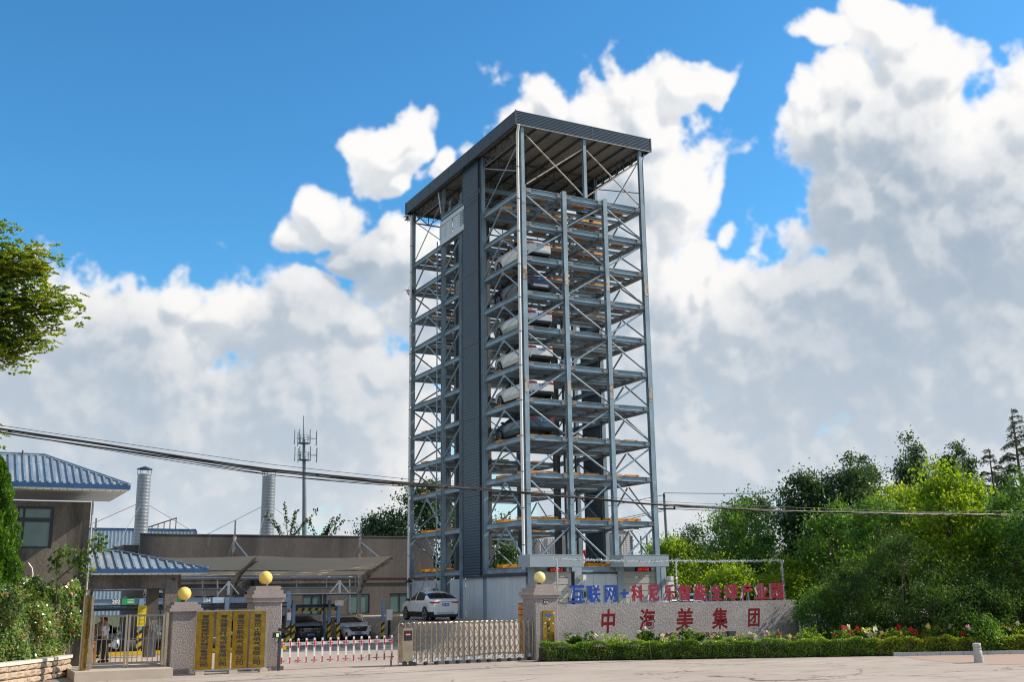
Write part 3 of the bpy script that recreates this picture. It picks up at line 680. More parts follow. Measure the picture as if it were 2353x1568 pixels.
pillar((-20.0, -8.75), 1.0, 2.33, 'short granite pillar beside the pedestrian gate', [(.13, .12), (.06, .13), (-.06, .10)], .265, M['globe'])
pillar((-16.78, -8.7), 1.14, 2.63, 'tall granite pillar between the brass plaques and the barrier', [(.06, .16), (.11, .15), (.02, .16), (-.07, .16)], .275, M['globe'], True)
P3 = pillar((-4.83, -10.15), 1.16, 2.59, 'wide granite pillar between the folding gate and the sign wall', [(.06, .14), (.12, .16), (.02, .155), (-.12, .15)], .26, M['globe_p'])
hn = part('house_number', MB().box(-4.99, -10.17, 1.05, -4.76, -10.152, 1.24), M['plate'], P3); hn.data.materials[0] = M['trimd']
part('numeral', text('418', .13, (-4.875, -10.176, 1.11)), M['white'], hn)
d = MB()
for i in range(4): d.box(-4.965 + i * .05, -10.175, 1.185, -4.93 + i * .05, -10.171, 1.215)
part('small_lettering', d, M['white'], hn)
pq = part('brass_plaque', MB().box(-5.05, -10.185, -.9, -4.48, -10.152, .74), M['brassb'], P3)
part('lettering', text('AIMIX GROUP C', .2, (-4.77, -10.192, -.35), right=(0, 0, -1), up=(1, 0, 0), fit=(1.3, .17), bold=.006), M['black'], pq)
em = MB().lathe([(.085, 0), (.085, .006)], 12); em = MB().box(-4.95, -10.19, .5, -4.58, -10.186, .58); em.box(-4.84, -10.192, .47, -4.69, -10.187, .61)
part('emblem', em, M['plate'], pq)
tp = MB()
for x, z, a in ((-4.98, .2, .5), (-4.58, .22, -.6), (-4.54, .62, .4), (-4.74, .33, 1.0), (-4.76, -.05, 1.4)): tp.bar((x, -10.19, z), (x + .10 * math.cos(a), -10.19, z + .10 * math.sin(a)), .03, .008, up=(0, 1, 0))
part('tape', tp, M['white'], pq)

# sign wall
W = thing('sign_wall', 'long pebbledash sign wall with carved red characters behind the hedge', 'wall', (2.8, -9.9, G))
b = MB(); v0 = [(-4.15, -9.9, G), (9.75, -9.9, G), (9.75, -9.4, G), (-4.15, -9.4, G), (-4.15, -9.9, .98), (9.6, -9.9, .98), (9.6, -9.4, .98), (-4.15, -9.4, .98)]
b.add(v0, [(0, 1, 5, 4), (1, 2, 6, 5), (2, 3, 7, 6), (3, 0, 4, 7), (4, 5, 6, 7)]); part('wall_body', b, M['pebble'], W)
for s, x0, x1, z0, z1 in (('中', -1.87, -1.13, -.30, .72), ('海', .19, 1.06, -.26, .70), ('美', 2.24, 3.23, -.3, .70), ('集', 4.33, 5.25, -.29, .66), ('团', 6.51, 7.28, -.24, .60)):
    part('carved_character', text(s, 1., ((x0 + x1) / 2, -9.906, (z0 + z1) / 2), flat=True, shear=.12, fit=(x1 - x0, z1 - z0), bold=.016), M['redc'], W)
part('carved_word', text('OMIX', .2, (1.84, -9.906, -.50), fit=(1.22, .2), bold=.006), M['redc'], W)
part('carved_word', text('GROUP', .2, (4.4, -9.906, -.55), fit=(1.75, .22), bold=.006), M['redc'], W)
# channel letters standing on the wall
CLAB = ['blue metal character nearest the wide gate pillar, two bars joined by a zigzag', 'second blue metal character, narrow left half and splayed legs', 'third blue metal character, a square frame open at the bottom', 'blue metal plus sign on the sign wall', 'crimson metal character just right of the blue plus sign',
 'crimson metal character shaped like an overhanging roof, second after the plus', 'crimson metal character with one hooked vertical, just left of the middle tinsel post', 'dense crimson metal character just right of the middle tinsel post', 'crimson metal character of four small blocks, second right of the middle tinsel post', 'crimson metal character with a pointed roof over three bars',
 'crimson metal character right of the pointed roof one', 'crimson metal character with a long left leg, third from the right end', 'crimson metal character with two tall uprights, second from the right end', 'boxed crimson metal character at the right end of the sign wall']
spans = [(-3.53, -2.64), (-2.62, -1.82), (-1.65, -.92), (-.80, -.30), (-.21, .54), (.75, 1.42), (1.62, 2.33), (2.47, 3.22), (3.39, 4.19), (4.33, 5.13), (5.22, 6.11), (6.25, 6.97), (7.10, 7.97), (8.07, 8.92)]
for i, (ch, (x0, x1)) in enumerate(zip('互联网+科尼乐智能全球产业园', spans)):
    blue = i < 4; z0, z1 = (1.05, 1.80) if ch != '+' else (1.24, 1.61); xc = (x0 + x1) / 2 + .03; w = (x1 - x0) * .9
    nm = 'plus sign' if ch == '+' else 'character ' + ch
    t = thing('channel_letter', CLAB[i], 'sign letter', (xc, -9.72, .98), 'channel letters on the sign wall')
    f = text(ch, 1., (xc, -9.82, (z0 + z1) / 2), flat=False, fit=(w, z1 - z0)); fb = text(ch, 1., (xc, -9.82, (z0 + z1) / 2), flat=False, fit=(w, z1 - z0), bold=.013)
    part('face', fb, M['blue_letter'] if blue else M['crimson'], t)
    # sides: extrude the outline edges backwards
    cnt = {}
    for q in f.f:
        for k in range(len(q)):
            e = (q[k], q[(k + 1) % len(q)]); cnt[tuple(sorted(e))] = cnt.get(tuple(sorted(e)), []) + [e]
    r = MB(); off = Vector((-.0, .13, 0))
    for es in cnt.values():
        if len(es) == 1:
            a, c = Vector(f.v[es[0][0]]), Vector(f.v[es[0][1]]); y = Vector((0, .001, 0)); r.add([a + y, c + y, c + off, a + off], [(0, 1, 2, 3)])
    part('return', r, M['chrome'], t)
    s = MB()
    for x in (xc - w * .3, xc + w * .3): s.bar((x, -9.68, .982), (x, -9.68, z1 - .08), .03, .03); s.bar((x, -9.5, .982), (x, -9.68, z1 - .2), .025, .025)
    s.bar((xc - w * .42, -9.675, z0 + (z1 - z0) * .62), (xc + w * .42, -9.675, z0 + (z1 - z0) * .62), .025, .025)
    part('bracket', s, M['galv'], t)
solo('cable', MB().tube([(-4.2, -9.8, 1.35), (-4.1, -9.85, 1.15), (-3.85, -9.85, 1.02), (-3.5, -9.82, 1.06), (-3.45, -9.7, 1.3)], .02, 6), M['cable'], 'black cable drooping from the pillar to the first blue letter', 'cable')
# tinsel frame above the letters
tf = thing('tinsel_arch', 'post and rail frame wrapped in silver tinsel above the sign letters', 'frame', (2.8, -9.5, .98))
def tinsel(p, q, name):
    p, q = Vector(p), Vector(q); b = MB(); b.bar(p, q, .05, .05); d = q - p; n = int(d.length * 75)
    for i in range(n):
        c = p + d * ((i + random.random()) / n); u = Vector((random.gauss(0, 1), random.gauss(0, 1), random.gauss(0, 1))).normalized() * random.uniform(.06, .105); w = u.cross(Vector((random.random(), random.random(), random.random())).normalized()) * .35
        b.add([c, c + u - w, c + u + w], [(0, 1, 2)])
    part(name, b, M['tinsel'], tf)
pts = [(-4.1, 3.0), (-1.5, 2.93), (1.2, 2.86), (2.67, 2.93), (4.5, 2.88), (6.9, 2.91), (9.4, 2.93)]
for (xa, za), (xb, zb) in zip(pts[:-1], pts[1:]): tinsel((xa, -9.5, za), (xb, -9.5, zb), 'tinsel_rail')
for x, z in ((-3.88, 2.95), (2.68, 2.9), (9.25, 2.9)): tinsel((x, -9.5, .98), (x, -9.5, z), 'tinsel_post')

# brass plaques on their stand
S = thing('plaque_stand', 'low steel stand holding four vertical brass company plaques', 'sign stand', (-18.3, -9.6, G))
part('rail', MB().box(-19.75, -9.62, .985, -17.02, -9.54, 1.03), M['inox'], S); part('rail', MB().box(-19.75, -9.62, -1.20, -17.02, -9.54, -1.15), M['galv'], S)
for x in (-19.72, -17.05): part('post', MB().box(x - .05, -9.62, -1.149, x + .05, -9.54, .984), M['inox'], S)
for x in (-19.55, -18.3, -17.12): part('block', MB().box(x - .16, -9.7, G, x + .16, -9.45, -1.202), M['slab'], S)
PL = ['青岛辉特搅拌站机械设备有限公司', '青岛恩普环保设备有限公司', '青岛普能电气有限公司', '青岛贝士特电气有限公司']
LB = ['leftmost brass plaque with fifteen black characters beside the short pillar', 'second brass plaque from the left with a wavy worn edge', 'third brass plaque with ten large black characters', 'rightmost brass plaque with peeling film beside the tall pillar']
for i, (tx, xc, w) in enumerate(zip(PL, (-19.42, -18.72, -18.08, -17.42), (.62, .58, .58, .58))):
    zt, zb = .97, -1.14
    q = tag(part('brass_plaque', MB().box(xc - w / 2, -9.66, zb, xc + w / 2, -9.625, zt), M['brass' if i in (0, 2) else 'brassb']), LB[i], 'plaque', 'brass company plaques')
    n = len(tx); h0, h1 = zt - .10, zb + .10; st = (h0 - h1) / n
    for k, ch in enumerate(tx): part('character', text(ch, min(st * .92, .26), (xc, -9.666, h0 - st * (k + .5)), fit=(.29, st * .90), bold=.004), M['black'], q)

# folding gate
gx0, gx1, gy = -11.0, -5.42, -9.75
FG = thing('folding_gate', 'stainless steel folding gate with lattice between tall hoops', 'gate', ((gx0 + gx1) / 2, gy, G))
n = 23; stp = (gx1 - gx0) / n; hb = MB()
def hoop(h, r=.035):
    b = MB(); pts = [(0, -.18, .06), (0, -.18, h - .1)] + [(0, -.18 * math.cos(math.pi * i / 8), h - .1 + .1 * math.sin(math.pi * i / 8)) for i in range(1, 8)] + [(0, .18, h - .1), (0, .18, .06)]
    return b
w2 = stp * .5
hp = MB(); 
for y in (-.2, .2): hp.tube([(-w2 + .04, y, .10), (-w2 + .04, y, 1.58)], .028, 8)
for y in (-.2, .2): hp.tube([(-w2 + .04, y, 1.58)] + [(-w2 * math.cos(math.pi * i / 8) * (1 if True else 1) * .88, y, 1.58 + .12 * math.sin(math.pi * i / 8)) for i in range(1, 8)] + [(w2 - .03, y, 1.58)], .026, 6)
hpm = mesh('hoop', hp.v, hp.f, M['inox'], hp.sm)
lb = MB(); A = (-w2, 0, 0); 
def latt(sx):
    b = MB(); b.bar((-w2 * sx, 0, 0), (w2 * sx, 0, .46), .014, .034, up=(0, 1, 0)); return mesh('lattice_bar', b.v, b.f, M['inoxd'])
L1, L2 = latt(1), latt(-1)
wh = MB(); 
for y in (-.06, .06): wh.tube([(0, y - .025, .07), (0, y + .025, .07)], .07, 12)
whm = mesh('caster', wh.v, wh.f, M['rubber'], wh.sm)
lbm = MB().box(-.05, -.012, 0, .05, .0, .12); lbm = mesh('tag_plate', lbm.v, lbm.f, M['sticker'] if 'sticker' in M else M['panel'])
for i in range(n):
    x = gx0 + (i + .5) * stp
    inst('hoop', hpm, FG, (x, gy, G))
    for k in range(3):
        inst('lattice_bar', L1, FG, (x, gy - .10, G + .2 + k * .42)); inst('lattice_bar', L2, FG, (x, gy + .10, G + .2 + k * .42))
    if i % 2 == 0: inst('caster', whm, FG, (x - stp * .5 + .04, gy - .2, G)); inst('tag_plate', lbm, FG, (x - stp * .5 + .04, gy - .235, G + .16))
for y in (-.2, .2): part('end_post', MB().tube([(gx1 - .02, gy + y, G + .1), (gx1 - .02, gy + y, G + 1.6)], .03, 8), M['inox'], FG)
hd = part('gate_motor', MB().box(-11.5, gy - .24, G + .12, -11.06, gy + .24, G + 1.5), M['inox'], FG)
sc_ = part('screen', MB().box(-11.46, gy - .255, G + 1.0, -11.1, gy - .242, G + 1.4), M['black'], hd)
part('lamp_strip', MB().box(-11.38, gy - .262, G + 1.22, -11.18, gy - .256, G + 1.27), M['led_pink'] if 'led_pink' in M else M['led'], hd)
part('beacon', MB().lathe([(.06, 0), (.06, .1), (.03, .14)], 12, (-11.35, gy, G + 1.5)), M['red'], hd)
for x in (-11.42, -11.14): part('motor_wheel', MB().tube([(x, gy - .29, G + .1), (x, gy - .22, G + .1)], .1, 14), M['rubber'], hd)
for x in (-11.58, -11.3): 
    part('motor_hoop', MB().tube([(x - .1, gy - .2, G + .05), (x - .1, gy - .2, G + 1.6)] + [(x - .1 * math.cos(math.pi * i / 8), gy - .2, G + 1.6 + .1 * math.sin(math.pi * i / 8)) for i in range(1, 8)] + [(x + .1, gy - .2, G + 1.6)], .026, 6), M['inox'], FG)

# barrier with its pickets
BR = thing('barrier_arm', 'red and white fence barrier lowered across the driveway', 'barrier', (-16.4, -9.05, G))
part('boom', MB().box(-16.35, -9.08, G + .93, -11.65, -9.04, G + 1.05), M['white'], BR); part('lower_rail', MB().box(-16.35, -9.07, G + .32, -11.75, -9.05, G + .36), M['white'], BR)
pk = MB().box(-.035, -.018, 0, .035, .018, .98); pkm = mesh('picket', pk.v, pk.f, M['white'])
rb = MB()
for z0, z1 in ((.03, .27), (.62, .9)): rb.box(-.024, -.026, z0, .024, -.019, z1)
rbm = mesh('red_stripe', rb.v, rb.f, M['red'])
bb = MB().box(-.12, -.008, .0, .12, 0, .05); bbm = mesh('red_band', bb.v, bb.f, M['red'])
for i in range(15):
    x = -16.28 + i * .331
    p = inst('picket', pkm, BR, (x, -9.12, G + .22)); q = inst('red_stripe', rbm, p, (x, -9.12, G + .22)); 
    if i % 2 == 0: inst('red_band', bbm, BR, (x, -9.082, G + .965)); inst('red_band', bbm, BR, (x, -9.072, G + .318), scale=(1, 1, .8))
part('support_leg', MB().box(-11.68, -9.1, G, -11.63, -9.05, G + .3), M['black'], BR)
CP = thing('plate_camera', 'black post with number plate camera and floodlight beside the tall pillar', 'camera', (-16.4, -9.2, G))
part('post', MB().box(-16.46, -9.25, G, -16.36, -9.15, G + 1.36), M['trimd'], CP)
part('camera_body', MB().bar((-16.5, -9.3, G + 1.58), (-16.05, -9.35, G + 1.46), .13, .12), M['black'], CP)
fl = part('floodlight', MB().box(-16.72, -9.4, G + 1.26, -16.48, -9.28, G + 1.46), M['black'], CP)
part('led_cluster', MB().box(-16.6, -9.408, G + 1.3, -16.51, -9.402, G + 1.35).box(-16.6, -9.408, G + 1.37, -16.51, -9.402, G + 1.42), M['led_green'] if 'led_green' in M else M['green'], fl)
part('bracket', MB().bar((-16.6, -9.25, G + 1.2), (-16.35, -9.2, G + 1.36), .05, .05), M['galv'], CP)
part('wire', MB().tube([(-16.62, -9.3, G + 1.28), (-16.66, -9.3, G + 1.12), (-16.58, -9.28, G + 1.05), (-16.44, -9.26, G + 1.1)], .012, 5), M['cable'], CP)

# pedestrian gate and slab
tag(part('gate_slab', MB().box(-24.0, -10.2, G + .002, -20.62, -1.0, -1.0), M['slab']), 'raised pale concrete slab under the pedestrian gate', kind='structure')
PG = thing('pedestrian_gate', 'pair of stainless steel bar gates between the planter and short pillar', 'gate', (-22.05, -8.8, -1))
for a, b in ((-23.35, -22.13), (-22.08, -20.78)):
    part('top_rail', MB().box(a, -8.83, .85, b, -8.77, .92), M['inoxd'], PG); part('mid_rail', MB().box(a, -8.815, .03, b, -8.785, .06), M['inoxd'], PG); part('bottom_rail', MB().box(a, -8.83, -.87, b, -8.77, -.80), M['inoxd'], PG)
    for x in (a + .03, b - .03): part('stile', MB().box(x - .035, -8.835, -.95, x + .035, -8.765, .93), M['inox'], PG)
    for i in range(1, 7): part('gate_bar', MB().tube([(a + (b - a) * i / 7, -8.8, -.82), (a + (b - a) * i / 7, -8.8, .87)], .017, 6), M['inox'], PG)
part('gate_post', MB().box(-20.74, -8.87, -1, -20.64, -8.73, .98), M['inox'], PG)
NB = tag(part('notice_board', MB().bar((-23.62, -9.35, 1.66), (-23.62, -9.35, -1.12), .30, .06, up=(.86, -.5, 0)), M['brassb']), 'tall narrow brass faced board turned edge on beside the pedestrian gate', 'sign board')
for y, x in ((-9.3, -23.75), (-9.42, -23.48)): part('post', MB().box(x - .04, y - .04, G, x + .04, y + .04, 1.62), M['inox'], NB)
# bollard
BO = thing('bollard', 'leaning grey stone bollard with two grooves beside the brick paving', 'bollard', (7.39, -22.44, G))
b = MB().lathe([(.19, -.05), (.165, .3), (.155, .47), (.14, .475), (.14, .49), (.155, .5), (.155, .56), (.14, .565), (.14, .58), (.155, .585), (.155, .72), (.12, .73)], 18, (0, 0, 0)); part('bollard_shaft', b, M['bollard'], BO, local=True); BO.rotation_euler = (.03, -.10, 0)
# firecracker column behind the pillar
FC = thing('decorated_drum', 'gold paper column with red bands behind the wide pillar', 'column', (-4.67, -7.5, gz(-4.67, -7.5)))
z0 = gz(-4.67, -7.5); part('tube', MB().lathe([(.16, 0), (.16, 1.05 - z0)], 14, (-4.67, -7.5, z0)), M['gold_paper'] if 'gold_paper' in M else M['brass'], FC)
for z in (.25, .5, .75, 1.0): part('red_band', MB().lathe([(.166, 0), (.168, .05)], 14, (-4.67, -7.5, z)), M['red'], FC)

# ------------------------------------------------------------------ left: office block, gatehouse canopy
def wall_holes(x0, x1, z0, z1, holes):
    """rectangles of a wall (in its own plane) around the given openings"""
    xs = sorted({x0, x1, *[h[0] for h in holes], *[h[1] for h in holes]}); zs = sorted({z0, z1, *[h[2] for h in holes], *[h[3] for h in holes]})
    for a, b in zip(xs[:-1], xs[1:]):
        for c, d in zip(zs[:-1], zs[1:]):
            m = ((a + b) / 2, (c + d) / 2)
            if not any(h[0] < m[0] < h[1] and h[2] < m[1] < h[3] for h in holes): yield a, b, c, d
def grid_wall(mb, x0, x1, y, z0, z1, holes, depth=.24):
    for a, b, c, d in wall_holes(x0, x1, z0, z1, holes): mb.add([(a, y, c), (b, y, c), (b, y, d), (a, y, d)], [(0, 1, 2, 3)])
    for h in holes:
        a, b, c, d = h; mb.add([(a, y, c), (b, y, c), (b, y, d), (a, y, d), (a, y + depth, c), (b, y + depth, c), (b, y + depth, d), (a, y + depth, d)], [(0, 4, 5, 1), (1, 5, 6, 2), (2, 6, 7, 3), (3, 7, 4, 0)])
OB = thing('office_building', 'brown stucco two storey building with ribbed blue hipped roof at the left edge', 'building', (-26, -6.5, G))
wx = -23.48; b = MB(); win = [(-26.12, -24.82, 3.45, 5.07)]
grid_wall(b, -34, wx, -6.5, G, 5.28, win)
b.add([(wx, -6.5, G), (wx, 3, G), (wx, 3, 5.28), (wx, -6.5, 5.28)], [(0, 1, 2, 3)]); b.add([(-34, 3, G), (wx, 3, G), (wx, 3, 5.28), (-34, 3, 5.28)], [(3, 2, 1, 0)])
part('wall', b, M['stucco'], OB)
w = part('window', MB().box(-26.12, -6.46, 3.45, -24.82, -6.36, 3.53).box(-26.12, -6.46, 4.98, -24.82, -6.36, 5.07).box(-24.93, -6.46, 3.531, -24.82, -6.36, 4.979).box(-26.12, -6.42, 3.521, -26.05, -6.36, 4.999).box(-26.049, -6.465, 4.48, -24.931, -6.355, 4.63).box(-25.92, -6.425, 3.521, -25.84, -6.355, 4.499).box(-25.92, -6.425, 4.621, -25.84, -6.355, 4.999), M['frame_green'], OB)
for a, b_, c, d in ((-26.05, -25.92, 3.52, 4.5), (-25.84, -24.9, 3.52, 4.5), (-26.05, -25.92, 4.62, 5.0), (-25.84, -24.9, 4.62, 5.0)): part('pane', MB().box(a, -6.39, c, b_, -6.38, d), M['glass_t'], w)
part('blind', MB().box(-25.8, -6.3, 4.28, -25.35, -6.29, 4.5), M['white'], w)
part('inner_wall', MB().box(-26.4, -5.2, 3.0, -24.6, -5.1, 5.2), M['curtain'], w)
def hip_roof(own, x0, x1, y0, y1, ze, zr, hipx, ridge_y, fas, sp, th=.05):
    """ribbed hipped roof: front slope and right hip"""
    slope = MB(); V = [(x0, y0, ze), (x1, y0, ze), (hipx, ridge_y, zr), (x0, ridge_y, zr)]; slope.add(V, [(0, 1, 2, 3)])
    slope.add([(x1, y0, ze), (x1, 2 * ridge_y - y0, ze), (hipx, ridge_y, zr)], [(0, 1, 2)]); slope.add([(x0, ridge_y, zr), (hipx, ridge_y, zr), (x1, 2 * ridge_y - y0, ze), (x0, 2 * ridge_y - y0, ze)], [(0, 1, 2, 3)])
    part('roof_slope', slope, M['blue_roof'], own)
    x = x0 + sp * .5
    while x < x1 - .05:
        t = 1. if x < hipx else (x1 - x) / (x1 - hipx)
        if t > .04:
            p = Vector((x, y0 - .01, ze + .03)); q = Vector((x, y0 + (ridge_y - y0) * t, ze + (zr - ze) * t + .03)); part('roof_rib', MB().bar(p, q, .075, .07), M['blue_rib'], own)
        x += sp
    part('hip_cap', MB().bar((x1, y0, ze + .05), (hipx, ridge_y, zr + .05), .16, .05).bar((hipx, ridge_y, zr + .052), (x0, ridge_y, zr + .052), .16, .05), M['blue_rib'], own)
    part('fascia_board', MB().box(x0, y0 - .03, ze - fas, x1 + .03, y0 + .0, ze + .01).box(x1, y0 + .001, ze - fas, x1 + .03, 2 * ridge_y - y0, ze + .01), M['blue_trim'], own)
    part('eave_soffit', MB().box(x0, y0 + .002, ze - fas - .03, x1 - .002, 2 * ridge_y - y0, ze - fas + .02), M['white_soffit'], own)
    gt = MB(); i = x0
    while i < x1 - .3: gt.box(i, y0 + .03, ze - fas - .075, i + .25, y0 + .32, ze - fas - .032); i += .28
    part('soffit_strip', gt, M['white_soffit'], own)
hip_roof(OB, -34, -22.2, -7.5, 4.0, 5.9, 7.28, -25.2, -4.6, .17, .262)
part('down_pipe', MB().tube([(-23.42, -6.56, 5.3), (-23.42, -6.56, -1)], .04, 8), M['galv'], OB)
part('roof_spike', MB().tube([(-26.05, -4.7, 7.2), (-26.05, -4.7, 7.45)], .03, 6), M['trimd'], OB)
solo('hose', MB().tube([(-25.6, -6.6, 2.9), (-25.45, -6.6, 2.7), (-25.4, -6.6, 2.45), (-25.5, -6.6, 2.2), (-25.65, -6.6, 2.1)], .03, 6), M['white_soffit'], 'pale bent hose hanging on the brown wall beside the cypress', 'hose')

GH = thing('gatehouse', 'small stained gatehouse canopy with ribbed blue hipped roof over the pedestrian gate', 'gatehouse', (-21.5, -4, -1))
hip_roof(GH, -23.42, -18.66, -6.0, -1.0, 2.68, 3.42, -22.0, -4.2, .16, .335)
part('front_beam', MB().box(-23.44, -5.7, 1.9, -20.29, -5.42, 2.5), M['stucco'], GH); part('front_column', MB().box(-20.288, -5.72, -1, -19.79, -5.38, 2.5), M['stucco'], GH)
part('rear_beam', MB().box(-23.44, -2.0, 1.9, -19.4, -1.7, 2.5), M['stucco'], GH); part('rear_column', MB().box(-20.38, -2.05, -1, -19.9, -1.65, 1.898), M['concrete_dark'], GH)
part('side_beam', MB().box(-19.9, -5.37, 1.9, -19.62, -2.06, 2.5), M['stucco'], GH)
part('spot_lamp', MB().lathe([(.05, 0), (.07, .1)], 10, (-19.98, -5.78, 2.22)), M['trimd'], GH)
solo('notice_sheet', MB().box(-20.78, -2.2, .31, -20.42, -2.17, 1.2), M['ysign'], 'large yellow notice sheet hanging beside the gatehouse rear column', 'notice')
nl = MB()
for i in range(14): nl.box(-20.72, -2.206, 1.1 - i * .055, -20.5 - .06 * (i % 3), -2.202, 1.115 - i * .055)
part('printed_lines', nl, M['bfence'], bpy.data.objects['notice_sheet'])
mp = thing('mop', 'blue handled mop leaning head up against the gatehouse rear column', 'mop', (-20.1, -2.2, -1)); part('handle', MB().tube([(-20.12, -2.3, -1), (-20.12, -2.12, .3)], .018, 6), M['plate'], mp)
hb_ = MB()
for i in range(40): 
    p = Vector((-20.1 + random.gauss(0, .06), -2.2 + random.gauss(0, .03), .55)); hb_.bar(p, p + Vector((random.gauss(0, .06), random.gauss(0, .03), -random.uniform(.25, .5))), .02, .02)
part('mop_head', hb_, M['curtain'], mp)
st_ = thing('stool', 'orange wooden high stool behind the pedestrian gate', 'stool', (-23.0, -5.2, -1)); part('seat', MB().box(-23.2, -5.4, -.2, -22.75, -5.0, -.14), M['wood'], st_)
for x, y in ((-23.16, -5.36), (-22.79, -5.36), (-23.16, -5.04), (-22.79, -5.04)): part('leg', MB().box(x - .03, y - .03, -1, x + .03, y + .03, -.202), M['wood'], st_)
part('crossbar', MB().box(-23.128, -5.38, -.6, -22.822, -5.35, -.54), M['wood'], st_)

# planter with rough stones
PLT = thing('stone_planter', 'curved planter wall of rough beige stones with white cap stones', 'planter', (-25, -10, G))
path = [(-28.2, -13.6), (-27.3, -12.3), (-26.5, -11.1), (-25.98, -10.45), (-25.13, -9.13), (-24.5, -8.2), (-24.2, -7.7), (-23.95, -7.1), (-23.85, -6.8)]
def along(P, s):
    for a, b in zip(P[:-1], P[1:]):
        L = math.dist(a, b)
        if s <= L: t = s / L; return Vector((a[0] + (b[0] - a[0]) * t, a[1] + (b[1] - a[1]) * t, 0)), Vector((b[0] - a[0], b[1] - a[1], 0)).normalized()
        s -= L
    return Vector((*P[-1], 0)), Vector((P[-1][0] - P[-2][0], P[-1][1] - P[-2][1], 0)).normalized()
TL = sum(math.dist(a, b) for a, b in zip(path[:-1], path[1:]))
core = MB(); K = 24
for i in range(K):
    p, d = along(path, TL * i / K); q, _ = along(path, TL * (i + 1) / K); nn = Vector((d.y, -d.x, 0)); core.bar(p - nn * .22 + Vector((0, 0, -1.0)), q - nn * .22 + Vector((0, 0, -1.0)), .3, .7)
part('core', core, M['concrete_dark'], PLT)
rows = [(G, -1.12), (-1.11, -.88), (-.87, -.66)]
for r, (za, zb) in enumerate(rows):
    s = random.uniform(0, .3)
    while s < TL - .2:
        l = random.uniform(.38, .8); e = min(TL, s + l); p, d = along(path, s + .008); q, d2 = along(path, e - .008); nn = Vector((d.y, -d.x, 0)); n2 = Vector((d2.y, -d2.x, 0))
        b = MB(); V = []; nu, nv = 5, 4
        for j in range(nv + 1):
            for i in range(nu + 1):
                t, u = i / nu, j / nv; ed = min(1, 4 * min(t, 1 - t) + .0) * min(1, 4 * min(u, 1 - u)); bul = .015 + .075 * ed + random.uniform(-.02, .02) * ed
                V.append(p.lerp(q, t) + nn.lerp(n2, t) * bul + Vector((0, 0, za + .008 + (zb - za - .016) * u)))
        F = [(j * (nu + 1) + i, j * (nu + 1) + i + 1, (j + 1) * (nu + 1) + i + 1, (j + 1) * (nu + 1) + i) for j in range(nv) for i in range(nu)]
        b.add(V, F); bk = [v - nn * .14 for v in (V[0], V[nu], V[-1], V[-nu - 1])]
        m_ = len(V); b.v += [tuple(x) for x in bk]; b.f += [(0, m_, m_ + 1, nu), (nu, m_ + 1, m_ + 2, len(V) - 1), (len(V) - 1, m_ + 2, m_ + 3, len(V) - nu - 1), (len(V) - nu - 1, m_ + 3, m_, 0)]; b.sm += [False] * 4
        part('stone', b, M['stone'], PLT); s = e
s = 0
while s < TL:
    e = min(TL, s + 1.1); b = MB(); k = 4
    for i in range(k):
        p, d = along(path, s + (e - s - .012) * i / k); q, d2 = along(path, s + (e - s - .012) * (i + 1) / k); nn = Vector((d.y, -d.x, 0)); n2 = Vector((d2.y, -d2.x, 0))
        V = []
        for P_, N_ in ((p, nn), (q, n2)):
            for o_, z in ((.10, -.655), (.10, -.545), (-.38, -.545), (-.38, -.655)): V.append(P_ + N_ * o_ + Vector((0, 0, z)))
        b.add(V, [(0, 4, 5, 1), (1, 5, 6, 2), (2, 6, 7, 3), (3, 7, 4, 0), (0, 1, 2, 3), (7, 6, 5, 4)])
    part('cap_stone', b, M['stone_cap'], PLT); s = e
fill = MB(); fp = [along(path, TL * i / 10)[0] for i in range(11)]
fill.add([(p.x - .1, p.y + .05, -.66) for p in fp] + [(-34, -6.6, -.66), (-34, -14, -.66)], [tuple(range(13))]); part('soil', fill, M['bark'], PLT)
b = MB().box(-23.8, -6.0, -1, -23.45, -2, -.25); part('low_wall', b, M['stone'], PLT); part('cap_stone', MB().box(-23.85, -6.05, -.249, -23.4, -1.95, -.17), M['stone_cap'], PLT)

# ------------------------------------------------------------------ long grey building behind the car park
LBd = thing('long_building', 'long stained grey building with tall blank parapet behind the car park', 'building', (-6, 24, -1.2))
wins = [(-8.6, -7.2, .12, 1.52), (-5.6, -4.2, .12, 1.52), (-2.25, -.58, .12, 1.52), (.98, 2.6, .12, 1.52), (-13.2, -11.8, .12, 1.52), (-16, -14.6, .12, 1.52)]
b = MB(); grid_wall(b, -17.9, 4.5, 24, -1.35, 2.3, wins); part('lower_wall', b, M['concrete_dark'], LBd)
part('band', MB().box(-17.9, 23.9, 2.302, 4.5, 24.3, 2.42), M['concrete_dark'], LBd)
x = -17.9
while x < 4.4: part('band_block', MB().box(x + .01, 23.98, 2.422, min(4.5, x + 1.55) - .01, 24.3, 2.62), M['concrete_dark'], LBd); x += 1.56
part('red_band', MB().box(-17.9, 23.93, 2.622, 4.5, 24.3, 2.68), M['redline'], LBd)
part('parapet', MB().box(-16.9, 24.02, 2.682, 4.5, 24.4, 5.63), M['concrete_dark'], LBd); part('coping', MB().box(-16.95, 23.97, 5.632, 4.55, 24.45, 5.7), M['concrete_dark'], LBd)
part('low_parapet', MB().box(-17.9, 24.5, 2.682, -16.91, 34, 4.95), M['concrete_dark'], LBd)
part('end_wall', MB().box(4.2, 24.41, -1.3, 4.5, 36, 5.6), M['concrete_dark'], LBd)
